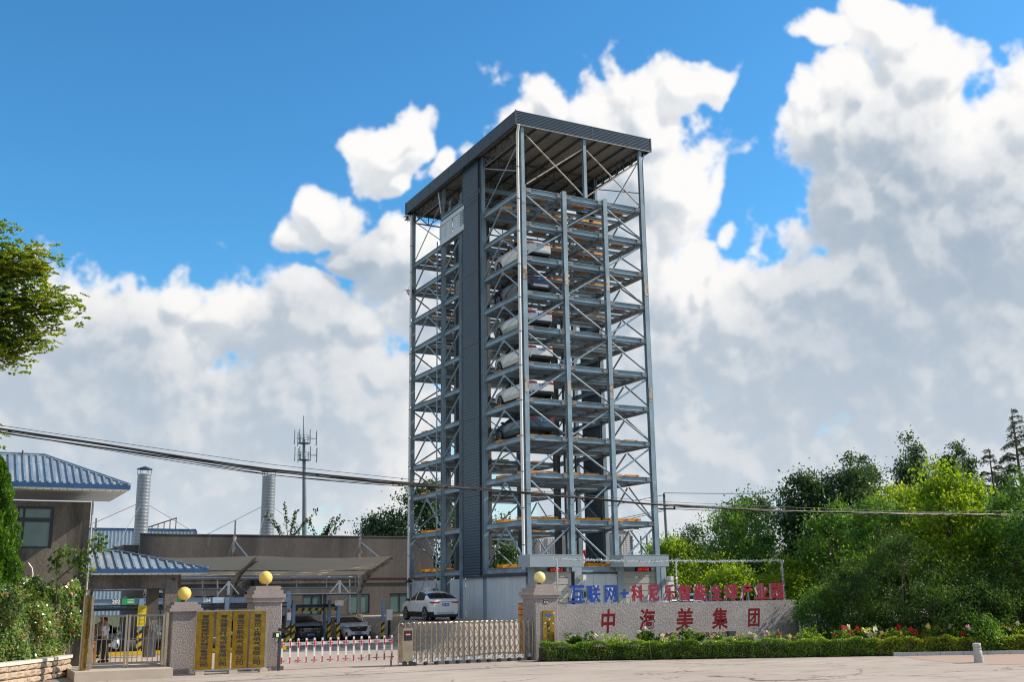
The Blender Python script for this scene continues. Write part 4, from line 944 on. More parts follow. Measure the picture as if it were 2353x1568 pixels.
for a, b_, c, d in wins:
    w = part('window', MB().box(a, 24.06, c, b_, 24.12, c + .07).box(a, 24.06, d - .07, b_, 24.12, d).box(a, 24.06, c + .071, a + .07, 24.12, d - .071).box(b_ - .07, 24.06, c + .071, b_, 24.12, d - .071).box((a + b_) / 2 - .04, 24.06, c + .071, (a + b_) / 2 + .04, 24.12, d - .071), M['frame_green'], LBd)
    part('pane', MB().box(a + .07, 24.09, c + .07, (a + b_) / 2 - .04, 24.1, d - .07), M['glass_t'], w); part('pane', MB().box((a + b_) / 2 + .04, 24.09, c + .07, b_ - .07, 24.1, d - .07), M['glass_t'], w)
    part('curtain', MB().box(a + .1, 24.2, c, a + .55, 24.22, d), M['curtain'], w)
# pipes on the roof of the low part
for x, r in ((-17.3, .09), (-17.0, .12), (-18.3, .1)): solo('roof_vent', MB().lathe([(r, 0), (r, .9), (r * 1.4, .9), (r * 1.4, 1.0)], 10, (x, 25.5, 3.9)), M['duct'], {-17.3: 'thin vent pipe on the low roof, middle one of three', -17.0: 'vent pipe closest to the end of the grey parapet', -18.3: 'leftmost small vent pipe on the low roof'}[x], 'vent', 'small vent pipes on the low roof')
def chimney(x, y, r, z0, z1, label):
    c = thing('chimney', label, 'chimney', (x, y, z0), 'silver duct chimneys'); prof = []; n = int((z1 - z0) / .26)
    for i in range(n): z = (z1 - z0) * i / n; prof += [(r, z), (r, z + .19), (r + .005, z + .21), (r + .005, z + .25)]
    prof.append((r, z1 - z0)); part('duct', MB().lathe(prof, 24, (x, y, z0)), M['duct'], c)
    for a in range(6): t = a * math.pi / 3; part('strut', MB().tube([(x + r * math.cos(t), y + r * math.sin(t), z1), (x + r * math.cos(t), y + r * math.sin(t), z1 + .4)], .02, 4), M['trimd'], c)
    part('rain_cap', MB().lathe([(r * 1.2, z1 + .38 - z0), (r * 1.15, z1 + .42 - z0), (.05, z1 + .62 - z0)], 20, (x, y, z0)), M['trimd'], c)
    for dx, dy in ((-9, 4), (9, 4), (-3, -7)): part('guy_wire', MB().tube([(x, y, z0 + (z1 - z0) * .68), (x + dx, y + dy, z0)], .02, 4), M['rack'], c)
chimney(-15.43, 34, .5, 4.2, 10.72, 'left silver ribbed duct chimney beside the grey parapet')
chimney(-4.15, 40, .57, 4.2, 11.58, 'right silver ribbed duct chimney behind the grey parapet')
BS = thing('blue_shed', 'pale blue ribbed metal shed with blue edge behind the left chimney', 'shed', (-14, 46, 0))
part('body', MB().box(-24, 45.2, 0, -9.14, 56, 7.1), M['shed'], BS); part('roof_edge', MB().box(-24.05, 45.1, 7.102, -9.09, 56, 7.25), M['blue_trim'], BS); part('corner_edge', MB().box(-9.14, 45.1, 0, -9.0, 45.3, 7.1), M['blue_trim'], BS)
rb_ = MB(); x = -23.9
while x < -9.3: rb_.box(x, 45.15, 0, x + .12, 45.199, 7.09); x += .3
part('wall_ribs', rb_, M['shed'], BS)
RK = thing('roof_rack', 'sloping grey steel frame standing on the blue shed roof', 'frame', (-12, 46, 7.25)); part('slope_bar', MB().bar((-13.3, 46, 7.3), (-10.65, 46, 8.25), .1, .1), M['trimd'], RK)
for i in range(5): x = -12.7 + i * .5; part('upright', MB().bar((x, 46, 7.26), (x, 46, 7.3 + (x + 13.3) * .36), .07, .07), M['trimd'], RK)

# ------------------------------------------------------------------ membrane carport
MC = thing('membrane_carport', 'rusty white frames carrying a tan fabric awning over the car park', 'carport', (-8, 14, -1.2))
fx = [-20.6, -12.25, -3.85]
for x in fx:
    part('mast', MB().tube([(x, 17, -1.2), (x, 17, 5.2), (x, 17, 5.201), (x, 17, 6.2)], [.12, .11, .055, .05], 10), M['rust'], MC)
    part('stay', MB().tube([(x + .05, 17, 4.9), (x, 12.6, 3.55)], .045, 6), M['galv'], MC); part('stay', MB().tube([(x - .06, 17, 4.9), (x - .06, 19.4, 3.0)], .05, 6), M['galv'], MC)
    arm = MB(); pts = [(17, 1.7), (16.2, 2.45), (15.1, 2.95), (13.6, 3.3), (12.2, 3.5), (11.2, 3.6)]; hs = [.42, .5, .42, .34, .26, .2]
    for (a, za), (b_, zb), h in zip(pts[:-1], pts[1:], hs): arm.bar((x, a, za), (x, b_, zb), .16, h)
    part('arm', arm, M['rust'], MC)
for x0_, x1_ in ((-29, fx[0]), (fx[0], fx[1]), (fx[1], fx[2])):
    n, k = 14, 10; V = []
    for j in range(k + 1):
        t = j / k; y = 16.6 - 5.5 * t; zb = 2.60 + 1.02 * t - .10 * math.sin(math.pi * t)
        for i in range(n + 1):
            u = i / n; V.append((x0_ + .02 + (x1_ - x0_ - .04) * u, y + (.32 * math.sin(math.pi * u) if j == k else 0), zb + .18 - .22 * math.sin(math.pi * u) * (.55 + .45 * math.sin(math.pi * t)) * (1 if j else .3)))
    F = [(j * (n + 1) + i, j * (n + 1) + i + 1, (j + 1) * (n + 1) + i + 1, (j + 1) * (n + 1) + i) for j in range(k) for i in range(n)]
    mb_ = MB(); mb_.add(V, F, True); part('awning', mb_, M['membrane'], MC)
    for t in (.0, .5): 
        y, z = 16.7 - 5.5 * t, 2.5 + 1.0 * t; part('purlin', MB().tube([(x0_ + .1, y, z), (x1_ - .1, y, z)], .04, 6), M['rust'], MC)
# pipe railing behind the lifts
PR = thing('pipe_railing', 'pale blue pipe rack with two long rails behind the car lifts', 'railing', (-10, 17.6, 2))
for z in (2.62, 1.95): part('rail', MB().tube([(-22, 17.4, z), (-4.0, 17.4, z)], .06, 8), M['galv'], PR)
for i in range(9): part('upright', MB().tube([(-20 + i * 2.0, 17.4, 1.96), (-20 + i * 2.0, 17.4, 2.6)], .045, 6), M['galv'], PR)
for x in (-4.2, -12.9, -20.6): part('foot_post', MB().tube([(x, 17.45, -1.2), (x - .2, 17.45, 2.6)], .05, 8), M['white'], PR)

# ------------------------------------------------------------------ car lifts
def hazard_post(name, x, y, z0, z1, parent, w=.2, zt=None):
    part(name, MB().box(x - w / 2, y - w / 2, z0 + 1.15, x + w / 2, y + w / 2, z1), M['blue_beam'], parent)
    b = MB(); q = part('hazard_band', MB().box(x - w / 2 - .003, y - w / 2 - .003, z0, x + w / 2 + .003, y + w / 2 + .003, z0 + 1.149), M['hazy'], parent)
    for i in range(3):
        z = z0 + .12 + i * .38; h = w / 2 + .006; b.add([(x - h, y - h, z), (x + h, y - h, z + .16), (x + h, y - h, z + .33), (x - h, y - h, z + .17)], [(0, 1, 2, 3)]); b.add([(x - h, y - h, z), (x - h, y - h, z + .17), (x - h, y + h, z + .17), (x - h, y + h, z)], [(0, 1, 2, 3)])
    part('black_stripe', b, M['black'], q)
CL = thing('car_lift', 'two level blue steel car lift with numbered front beam', 'car lift', (-17.5, 6, -1.22))
for i, x in enumerate((-22.4, -19.55, -15.3, -11.75)): hazard_post('post', x, 6.1 if i == 3 else 5.0, -1.22, 1.75 if i == 3 else 1.47, CL, .22)
for x in (-22.4, -19.55, -15.3, -12.0): part('rear_post', MB().box(x - .1, 10.5, -1.22, x + .1, 10.7, 1.6), M['blue_beam'], CL)
for a, b_ in ((-25.2, -22.52), (-22.28, -19.67), (-19.43, -15.42), (-15.18, -12.1)):
    part('front_beam', MB().ibeam((a, 5.0, 1.33), (b_, 5.0, 1.33), .29, .14), M['blue_beam'], CL)
    part('deck', MB().box(a, 5.1, .9, b_, 14.0, 1.0), M['black'], CL); part('deck_edge', MB().box(a, 5.05, 1.1, b_, 5.15, 1.17), M['black'], CL)
for s_, x in (('202', -20.75), ('203', -19.1), ('204', -16.35)): part('bay_number', text(s_, .26, (x, 4.925, 1.34), bold=.012), M['white'], CL)
for x, m_ in ((-20.18, 'green'), (-17.95, 'green'), (-15.75, 'sticker')): part('notice_sign', MB().box(x - .3, 4.915, 1.2, x + .3, 4.925, 1.48), M[m_], CL)
gs = MB()
for x in (-20.1, -15.7):
    for i in range(3): gs.box(x - .12, 4.908, 1.26 + i * .07, x + .18, 4.913, 1.285 + i * .07)
part('sign_lettering', gs, M['white'], CL)
part('floor_stop', MB().box(-22.2, 4.6, -1.22, -12.2, 4.75, -1.05), M['hazy'], CL)
part('control_box', MB().box(-11.86, 5.84, .22, -11.64, 5.98, .62), M['white'], CL); part('beacon', MB().lathe([(.05, 0), (.05, .1), (.02, .14)], 10, (-11.75, 5.9, .66)), M['red'], CL)
# carport over the dark car
SP = thing('lift_shelter', 'low black roofed parking frame with hazard striped posts over the dark grey car', 'shelter', (-9, 9, -1.22))
hazard_post('post', -10.6, 9, -1.22, 1.25, SP, .17); hazard_post('post', -7.95, 9, -1.22, 1.2, SP, .16); hazard_post('post', -8.3, 9.6, -1.22, 1.2, SP, .16)
part('roof_deck', MB().box(-12, 8.3, 1.5, -7.2, 13, 1.56), M['black'], SP); part('roof_edge', MB().box(-12, 8.25, 1.562, -7.15, 8.35, 1.62), M['galv'], SP)
rr_ = MB()
for i in range(16): rr_.box(-11.95 + i * .3, 8.3, 1.564, -11.88 + i * .3, 13, 1.6)
part('roof_ribs', rr_, M['black'], SP)
part('side_bracket', MB().bar((-7.9, 9, .95), (-7.3, 9, 1.45), .06, .1), M['galv'], SP); part('sign_box', MB().box(-8.2, 8.85, .9, -7.7, 8.9, 1.2), M['white'], SP)
hbm = part('hazard_bar', MB().box(-10.4, 9.95, .62, -7.6, 10.0, .78), M['hazy'], SP); k_ = MB()
for i in range(7): x = -10.3 + i * .4; k_.add([(x, 9.945, .62), (x + .18, 9.945, .62), (x + .26, 9.945, .78), (x + .08, 9.945, .78)], [(0, 1, 2, 3)])
part('black_stripe', k_, M['black'], hbm); part('lift_beam', MB().box(-10.5, 10.02, .8, -7.6, 10.12, .98), M['trimd'], SP)
for x in (-10.6, -7.6): part('rear_post', MB().box(x - .08, 12.6, -1.22, x + .08, 12.75, 1.5), M['blue_beam'], SP)
# white tripods standing on the roofs
for x, y, lab in ((-14.1, 10, 'white tripod bracket on the lift deck left of the dark car'), (-7.25, 11, 'white tripod bracket on the black shelter roof')):
    zt = 1.6; t = thing('roof_tripod', lab, 'bracket', (x, y, zt), 'white tripod brackets'); part('post', MB().box(x - .07, y - .07, zt, x + .07, y + .07, zt + .75), M['white'], t)
    for s in (-1, 1): part('leg', MB().bar((x + s * .06, y, zt + .62), (x + s * .6, y, zt + .02), .07, .07), M['white'], t)
EV = thing('charging_post', 'hazard striped post with white charging box beside the beige fence', 'charging post', (-5.2, 9, -1.1)); hazard_post('post', -5.2, 9, -1.22, 1.18, EV, .15)
part('charging_box', MB().box(-4.98, 8.95, .0, -4.62, 9.2, .62), M['white'], EV); part('stand', MB().box(-4.85, 9.0, -1.22, -4.72, 9.1, -.001), M['black'], EV)
for x0_, x1_, y, lab in ((-7.2, -4.9, 13.2, 'long beige slat fence behind the white saloon'), (-4.62, -4.05, 9.2, 'short beige slat fence beside the charging post')):
    f_ = thing('slat_fence', lab, 'fence', ((x0_ + x1_) / 2, y, -1.1), 'beige slat fences'); part('rail', MB().box(x0_, y - .03, .25, x1_, y + .03, .31), M['bfence'], f_)
    part('rail', MB().box(x0_, y - .03, -.9, x1_, y + .03, -.84), M['bfence'], f_); x = x0_
    while x < x1_: part('slat', MB().box(x, y - .055, -1.1, x + .06, y - .031, .24), M['bfence'], f_); x += .115

# ------------------------------------------------------------------ far background
TM = thing('telecom_mast', 'tall thin telecom mast with two antenna platforms behind the grey building', 'mast', (12.4, 85, 0)); cx, cy = 12.2, 84.5
part('pole', MB().tube([(cx + .5, cy, 0), (cx + .1, cy, 13), (cx - .25, cy, 21.6)], [.38, .28, .18], 12), M['rack'], TM); part('spire', MB().tube([(cx - .25, cy, 21.6), (cx - .4, cy, 24.5)], [.09, .05], 6), M['rack'], TM)
for z, xx in ((20.9, cx - .2), (18.7, cx - .1)):
    b = MB(); b.lathe([(.85, 0), (.85, .1)], 14, (xx, cy, z - .1)); n = 10
    for i in range(n):
        t = 2 * math.pi * i / n; t2 = 2 * math.pi * (i + 1) / n
        for h in (.5, .95): b.bar((xx + .85 * math.cos(t), cy + .85 * math.sin(t), z + h), (xx + .85 * math.cos(t2), cy + .85 * math.sin(t2), z + h), .035, .035)
        b.bar((xx + .85 * math.cos(t), cy + .85 * math.sin(t), z), (xx + .85 * math.cos(t), cy + .85 * math.sin(t), z + .95), .05, .05)
    part('platform', b, M['rack'], TM)
    for dx, dy in ((-1.4, -.4), (-.9, -.9), (1.5, -.6), (1.7, .2), (-.5, 1.2), (.4, -1.3)):
        part('antenna', MB().bar((xx + dx, cy + dy, z - .3), (xx + dx, cy + dy, z + 1.6), .09, .09).bar((xx + dx * .5, cy + dy * .5, z + .6), (xx + dx, cy + dy, z + .6), .05, .05), M['rack'], TM)
UP = thing('utility_pole', 'slim grey power pole with crossarm right of the tower', 'utility pole', (37, 39.5, 0)); part('pole', MB().tube([(37.15, 39.3, -1), (36.6, 38.8, 10.7)], [.2, .13], 10), M['rack'], UP)
part('crossarm', MB().bar((35.8, 39, 9.6), (37.6, 38.3, 9.55), .12, .14), M['trimd'], UP); part('insulator', MB().lathe([(.09, 0), (.14, .2), (.07, .5)], 8, (36.6, 38.8, 10.7)).lathe([(.08, 0), (.12, .15), (.05, .35)], 8, (37.5, 38.35, 9.6)), M['trimd'], UP)
for i, (z, x1, y1, z1) in enumerate(((11.2, 62, 8, 12.6), (9.75, 62, 7, 11.0), (9.6, 61, 9, 10.2))):
    pts = []
    for k in range(13): t = k / 12; pts.append((36.6 + (x1 - 36.6) * t, 38.8 + (y1 - 38.8) * t, z + (z1 - z) * t - 1.2 * math.sin(math.pi * t)))
    tag(part('power_line', MB().tube(pts, .03, 4), M['cable']), f"{('top', 'middle', 'lowest')[i]} thin power line running right from the grey pole over the trees", 'power line', 'power lines at the grey pole')
    pts = []
    for k in range(9): t = k / 8; pts.append((36.6 - 22 * t, 38.8 + 22 * t, z - .2 + (-2.2 - i * .6) * t - .9 * math.sin(math.pi * t)))
    tag(part('power_line', MB().tube(pts, .03, 4), M['cable']), f"{('top', 'middle', 'lowest')[i]} thin power line running from the grey pole behind the tower", 'power line', 'power lines at the grey pole')
for i, (x, y, z) in enumerate(((51, 66.7, 9.0), (52, 66, 8.9), (52.6, 65.5, 9.1))):
    l = thing('street_lamp', ('far grey street lamp left of two others, seen through the tower', 'middle far street lamp with curved white arm, seen through the tower', 'far street lamp right of two others, seen through the tower')[i], 'street lamp', (x, y, 0), 'far street lamps')
    part('pole', MB().tube([(x, y, -1), (x, y, z - .6)], .12 if i else .2, 8), M['rack'], l); part('lamp_arm', MB().tube([(x, y, z - .6), (x - .3, y, z), (x - 1.3, y, z + .1)], .05, 6), M['white'], l)
    part('lamp_head', MB().box(x - 1.9, y - .12, z + .05, x - 1.25, y + .12, z + .18), M['trimd'], l)
# high rise flats far away
for i, (px, w, top) in enumerate(((640, 30, 66), (670, 24, 72), (692, 26, 76), (722, 36, 75), (752, 26, 79), (786, 34, 88), (812, 26, 77))):
    y = 1318 - (px - 640) * .52; z0 = -2
    A = thing('apartment_tower', ['slim far flats left of the others beyond the tower', 'far flats with a wide mansard roof, second from left', 'far flats third from left behind the tower legs', 'wide far flats in the middle behind the tower legs', 'far flats left of the tallest block', 'tallest pale far flats seen through the tower', 'rightmost far flats seen through the tower'][i], 'apartment block', (px, y, z0), 'far apartment blocks')
    part('block', MB().box(px - w / 2, y, z0, px + w / 2, y + 18, top).box(px - w * .2, y - 2.5, z0, px + w * .2, y - .01, top - 3), M['apt'], A)
    part('roof', MB().box(px - w / 2 - .6, y - .6, top + .01, px + w / 2 + .6, y + 18, top + 1.2).box(px - w * .3, y + 1, top + 1.21, px + w * .05, y + 12, top + 5.5).box(px + w * .15, y + 1, top + 1.21, px + w * .4, y + 12, top + 4), M['apt_roof'], A)
    b = MB(); z = 5
    while z < top - 3:
        for k in range(int(w / 4.2)):
            x = px - w / 2 + 2 + k * 4.2; yy = y - .08 if abs(x + 1 - px) > w * .2 + 1 else y - 2.6
            b.add([(x, yy, z), (x + 2.1, yy, z), (x + 2.1, yy, z + 1.7), (x, yy, z + 1.7)], [(0, 1, 2, 3)])
        z += 2.95
    tag(part('window_rows', b, M['far_glass'], A), kind='stuff')
SCU = thing('red_sculpture', 'small red abstract sculpture seen through the tower', 'sculpture', (51.4, 78.5, 0)); part('figure', MB().tube([(51.2, 78.5, 0), (51.2, 78.5, 5.2), (51.5, 78.5, 5.9), (52.6, 78, 5.6)], [.3, .3, .6, .15], 10).bar((51.4, 78.5, 5.9), (51.0, 78.5, 7.0), .5, .5), M['red'], SCU)
# the bundle of overhead cables along the street
OC = thing('overhead_cables', 'sagging bundle of black overhead cables crossing the whole street front', 'cables', (-3, -15.5, 5))
base = [(-34, 7.65), (-27.29, 6.77), (-24.05, 6.44), (-19.02, 5.87), (-16.84, 5.72), (-13.69, 5.54), (-8.79, 5.32), (-2.69, 5.02), (4.27, 4.9), (12.31, 4.92), (20.14, 5.08), (32, 5.5)]
bx, bz = np.array([p[0] for p in base]), np.array([p[1] for p in base])
for i in range(9):
    r = (.024, .02, .02, .016, .016, .013, .012, .012, .009)[i]; ph = random.uniform(0, 6); am = random.uniform(.015, .045) * (0 if i == 0 else 1); pts = []
    for x in np.arange(-34, 32.1, 1.1):
        z = float(np.interp(x, bx, bz)) + am * math.sin(x * .33 + ph) - (.06 * (i % 4) * max(0, math.sin((x + 34) * .13)) if i else 0) + (.14 if i == 8 else 0); pts.append((float(x), -15.5 + .1 * math.sin(x * .5 + i), z))
    part('strand', MB().tube(pts, r, 5), M['cable'], OC)
for x in range(-32, 30, 5): part('cable_tie', MB().lathe([(.06, 0), (.07, .05)], 8, (x, -15.5, float(np.interp(x, bx, bz)) - .05)), M['cable'], OC)
# pink brick paving, kerb
pv = MB(); pv.add([(8.1, -17.75, G + .006), (24, -24.8, G + .006), (24, -34, G + .006), (12.5, -29.2, G + .006), (8.8, -26, G + .006), (6.6, -22.9, G + .006), (6.7, -20.9, G + .006)], [(6, 5, 4, 3, 2, 1, 0)])
tag(part('brick_paving', pv, M['paving']), 'pink brick paving round the bollard', kind='structure')
kb = thing('kerb', 'low grey kerb along the right part of the hedge', 'kerb', (12, -19, G)); kb['kind'] = 'structure'; del kb['category']
p0, p1 = Vector((8.0, -17.55, G)), Vector((24, -24.6, G)); L_ = (p1 - p0).length; k = int(L_ / 1.0)
for i in range(k):
    a, c = p0.lerp(p1, i / k), p0.lerp(p1, (i + 1) / k - .0012); part('kerb_stone', MB().bar(a + Vector((0, 0, .07)), c + Vector((0, 0, .07)), .14, .16), M['kerb'], kb)

# ------------------------------------------------------------------ cars
PROF = {   # (t from tail to nose, top height / H), belt fraction, glass ranges
    'saloon': dict(top=[(0, .52), (.012, .66), (.03, .715), (.10, .735), (.15, .75), (.30, .945), (.40, .995), (.50, 1.0), (.57, .97), (.735, .69), (.80, .665), (.93, .575), (.985, .47), (1, .36)], belt=.655, rear=(.155, .31), front=(.58, .725), side=(.20, .66)),
    'coupe_suv': dict(top=[(0, .55), (.012, .68), (.035, .72), (.07, .735), (.22, .90), (.34, .985), (.45, 1.0), (.55, .98), (.72, .70), (.80, .675), (.94, .60), (.985, .50), (1, .38)], belt=.66, rear=(.075, .27), front=(.56, .71), side=(.15, .66)),
    'suv': dict(top=[(0, .50), (.01, .66), (.03, .74), (.09, .93), (.18, .985), (.35, 1.0), (.52, .985), (.60, .95), (.755, .685), (.82, .66), (.94, .58), (.985, .47), (1, .36)], belt=.65, rear=(.03, .09), front=(.60, .745), side=(.10, .68)),
}
def car(label, loc, rz, L, Wd, H, kind, paint, plate=None, group='cars parked in the tower', front_detail=None, lamp='r', wheels=.33):
    pf = PROF[kind]; hw = Wd / 2; root = thing('parked_car', label, 'car', loc, group, rz)
    tt, tv = np.array([p[0] for p in pf['top']]), np.array([p[1] for p in pf['top']]) * H
    wr = wheels; arch = wr + .045; ya = (-L / 2 + .19 * L + .0, L / 2 - .185 * L)
    ts = sorted(set(np.round(np.concatenate([np.linspace(0, 1, 47), [.006, .015, .03, .97, .985, .994], *[np.linspace((y - arch + L / 2) / L, (y + arch + L / 2) / L, 13) for y in ya]]), 4)))
    V = []; rings = []; kinds = []
    for t in ts:
        y = (t - .5) * L; top = float(np.interp(t, tt, tv)); e = abs(2 * t - 1)
        w = hw * (1 - .05 * e ** 3 - .34 * max(0, (e - .86) / .14) ** 2.6)
        if t < .5: w = max(w, hw * .80)
        zl = .21 + .10 * max(0, (e - .80) / .2)
        z0 = zl
        for yy in ya:
            d = abs(y - yy)
            if d < arch: z0 = max(z0, wr + math.sqrt(arch * arch - d * d))
        belt = pf['belt'] * H + .03 * (1 - t); gh = top > belt + .05
        k = min(1, max(0, (top - belt) / (.30 * H)))
        zb = min(belt, top - .05); zm = max(z0 + .02, min(.36 * H, zb - .1)); zs = max(zm + .01, zb * .80)
        ring = [(w * .90, z0), (w * .975, max(z0 + .01, zm - .1)), (w * 1.0, zm), (w * .985, zs), (w * .975, max(zs + .01, zb - .035))]
        if gh:
            we = w * (.95 - .22 * k)
            ring += [(w * .95, zb), (w * .95 * .5 + we * .5 + .02, (zb + top) / 2 + .02), (we, top - .07 * k - .005), (we * .62, top - .018 * k), (0, top)]
        else: ring += [(w * .95, top - .028), (w * .90, top - .012), (w * .80, top - .003), (w * .45, top + .008), (0, top + .012)]
        full = [(x, y, z) for x, z in ring] + [(-x, y, z) for x, z in reversed(ring[:-1])]
        rings.append(len(V)); V += full; kinds.append(gh)
    n = 19; body, glass = [], []
    for i in range(len(ts) - 1):
        tm = (ts[i] + ts[i + 1]) / 2; a, b = rings[i], rings[i + 1]
        for j in range(n - 1):
            f = (a + j, b + j, b + j + 1, a + j + 1); jj = j if j < 9 else 17 - j; g = False
            if kinds[i] and kinds[i + 1]:
                if jj in (5, 6) and pf['side'][0] + .0 < tm < pf['side'][1] and (pf['rear'][1] * .75 + .01 < tm) and not (.485 < tm < .505): g = True
                if jj in (7, 8) and (pf['rear'][0] < tm < pf['rear'][1] - .02 or pf['front'][0] + .01 < tm < pf['front'][1]): g = True
                if jj == 6 and tm > pf['front'][1] - .04: g = False
            (glass if g else body).append(f)
    body.append(tuple(range(rings[0], rings[0] + n))); body.append(tuple(reversed(range(rings[-1], rings[-1] + n))))
    sub = lambda fs, nm, m, push=0: part(nm, _subset(V, fs), m, root, local=True)
    if kind == 'coupe_suv' and group is None or kind == 'suv':
        clad = [f for f in body if len(f) == 4 and min((f[0] % 19), 18 - f[0] % 19, (f[2] % 19), 18 - f[2] % 19) <= 0]; cs = set(clad); body = [f for f in body if f not in cs]; sub(clad, 'cladding', M['black'])
    bo = sub(body, 'body', paint); sub(glass, 'windows', M['carglass'])
    ub = MB().box(-hw * .86, -L * .47, .2, hw * .86, L * .46, .55); part('underbody', ub, M['black'], root, local=True)
    for yy in ya:
        for s in (-1, 1):
            b = MB(); x = s * (hw - .11); q = [(wr - .02, -.10), (wr, -.07), (wr, .07), (wr - .02, .10), (wr - .10, .102), (wr - .11, .06)]
            v = []; F = []; m_ = 20
            for r, o in q:
                for k in range(m_): a_ = 2 * math.pi * k / m_; v.append((x + s * o, yy + r * math.cos(a_), wr + r * math.sin(a_)))
            for i in range(len(q) - 1):
                for k in range(m_): F.append((i * m_ + k, i * m_ + (k + 1) % m_, (i + 1) * m_ + (k + 1) % m_, (i + 1) * m_ + k))
            F.append(tuple(range(m_))); F.append(tuple(range((len(q) - 1) * m_, len(q) * m_)))
            b.add(v, F, True); w_ = part('wheel', b, M['rubber'], root, local=True)
            rm = MB(); xo = x + s * .085
            for k in range(5):
                a_ = 2 * math.pi * k / 5 + .3
                for da in (-.13, .13): rm.bar((xo, yy, wr), (xo, yy + (wr - .1) * math.cos(a_ + da), wr + (wr - .1) * math.sin(a_ + da)), .05, .03, up=(1, 0, 0))
            for k in range(16):
                a_, c_ = 2 * math.pi * k / 16, 2 * math.pi * (k + 1) / 16; rm.bar((xo, yy + (wr - .095) * math.cos(a_), wr + (wr - .095) * math.sin(a_)), (xo, yy + (wr - .095) * math.cos(c_), wr + (wr - .095) * math.sin(c_)), .03, .04, up=(1, 0, 0))
            part('rim', rm, M['rim'], w_, local=True)
    for s in (-1, 1):
        ym = (pf['front'][1] - .53) * L; part('mirror', MB().box(s * (hw * .95), ym - .06, pf['belt'] * H, s * (hw * .95 + .17), ym + .08, pf['belt'] * H + .13), paint if kind != 'coupe_suv' else M['black'], root, local=True)
    # tail
    yt = -L / 2; zt = pf['top'][1][1] * H
    for s in (-1, 1):
        b = MB(); zz0, zz1 = (.56 * H, .645 * H) if kind != 'coupe_suv' else (.575 * H, .63 * H)
        x0, x1 = hw * .42, hw * .86
        v = [(s * x0, yt - .012, zz0 + .02), (s * x1 * .95, yt - .0, zz0), (s * (hw * .955), yt + .22, zz0 + .03), (s * x0, yt - .012, zz1 - .005), (s * x1 * .95, yt + .0, zz1), (s * (hw * .955), yt + .24, zz1 + .01)]
        v2 = [(p[0] * .9, p[1] + .12, p[2]) for p in v]
        b.add(v + v2, [(0, 1, 4, 3), (1, 2, 5, 4), (3, 4, 10, 9), (4, 5, 11, 10), (0, 6, 7, 1), (1, 7, 8, 2), (2, 8, 11, 5), (0, 3, 9, 6)]); part('tail_light', b, M['taillamp'], root, local=True)
    zp = .52 * H if kind != 'coupe_suv' else .535 * H
    if kind == 'coupe_suv':
        part('bumper_skid', MB().box(-hw * .55, yt - .03, .36, hw * .55, yt + .1, .50), M['rim'], root, local=True); part('light_bar', MB().box(-hw * .45, yt - .012, .625 * H, hw * .45, yt + .05, .645 * H), M['chrome'], root, local=True)
        zp = .50 * H + .05
    part('rear_bumper', MB().box(-hw * .74, yt - .015, .24, hw * .74, yt + .12, .40 if kind != 'coupe_suv' else .355), M['black'], root, local=True)
    pl = part('rear_plate', MB().box(-.22, yt - .022, zp - .07, .22, yt + .05, zp + .07), M['plate'], root, local=True)
    yn = L / 2
    fp_ = part('front_plate', MB().box(-.22, yn - .05, .40, .22, yn + .025, .54), M['plate'], root, local=True)
    if plate:
        if front_detail: part('plate_number', text(plate, 1, (0, yn + .03, .47), right=(-1, 0, 0), fit=(.38, .095)), M['white'], fp_, local=True)
        else: part('plate_number', text(plate, 1, (0, yt - .027, zp), fit=(.38, .095)), M['white'], pl, local=True)
    if front_detail:
        gz0, gz1 = (.60, .80) if front_detail != 'wide' else (.58, .84)
        gw = hw * (.50 if front_detail != 'wide' else .62)
        gr = part('grille', MB().add([(-gw * .75, yn + .012, gz0 * .98), (gw * .75, yn + .012, gz0 * .98), (gw, yn - .03, gz1), (-gw, yn - .03, gz1), (-gw * .75, yn - .2, gz0), (gw * .75, yn - .2, gz0), (gw, yn - .2, gz1), (-gw, yn - .2, gz1)], [(1, 0, 3, 2), (0, 1, 5, 4), (2, 3, 7, 6), (0, 4, 7, 3), (1, 2, 6, 5)]), M['black'], root, local=True)
        gb = MB()
        if front_detail == 'wide': gb.bar((-gw, yn - .022, gz1 + .01), (gw, yn - .022, gz1 + .01), .03, .02); gb.box(-.07, yn - .01, gz1 - .09, .07, yn + .0, gz1 - .03)
        else:
            for i in range(5): z = gz0 + .02 + i * .042; gb.bar((-gw * .95, yn - .012, z), (gw * .95, yn - .012, z), .03, .014)
            gb.bar((-gw, yn - .02, gz1 + .01), (gw, yn - .02, gz1 + .01), .04, .03)
        part('grille_bars', gb, M['chrome'], gr, local=True)
        for s in (-1, 1):
            b = MB(); z0, z1 = .70 if front_detail != 'wide' else .72, .86
            v = [(s * gw * 1.12, yn - .02, z0 + .02), (s * hw * .86, yn - .16, z0 + .04), (s * hw * .97, yn - .42, z1 - .02), (s * gw * 1.15, yn - .06, z1 - .04), (s * hw * .86, yn - .26, z1), (s * hw * .955, yn - .52, z1 + .04)]
            b.add(v, [(0, 1, 4, 3), (1, 2, 5, 4)] if s < 0 else [(3, 4, 1, 0), (4, 5, 2, 1)]); part('headlight', b, M['headlamp'], root, local=True)
            part('fog_vent', MB().box(s * hw * .62, yn - .16, .34, s * hw * .84, yn - .06, .54), M['black'], root, local=True)
        part('lower_intake', MB().box(-hw * .55, yn - .1, .27, hw * .55, yn + .006, .38), M['black'], root, local=True)
    return root
def _subset(V, fs):
    ids = sorted({i for f in fs for i in f}); mp = {i: k for k, i in enumerate(ids)}; b = MB(); b.add([V[i] for i in ids], [tuple(mp[i] for i in f) for f in fs], True)
    for k, f in enumerate(fs):
        if len(f) > 4: b.sm[k] = False
    return b
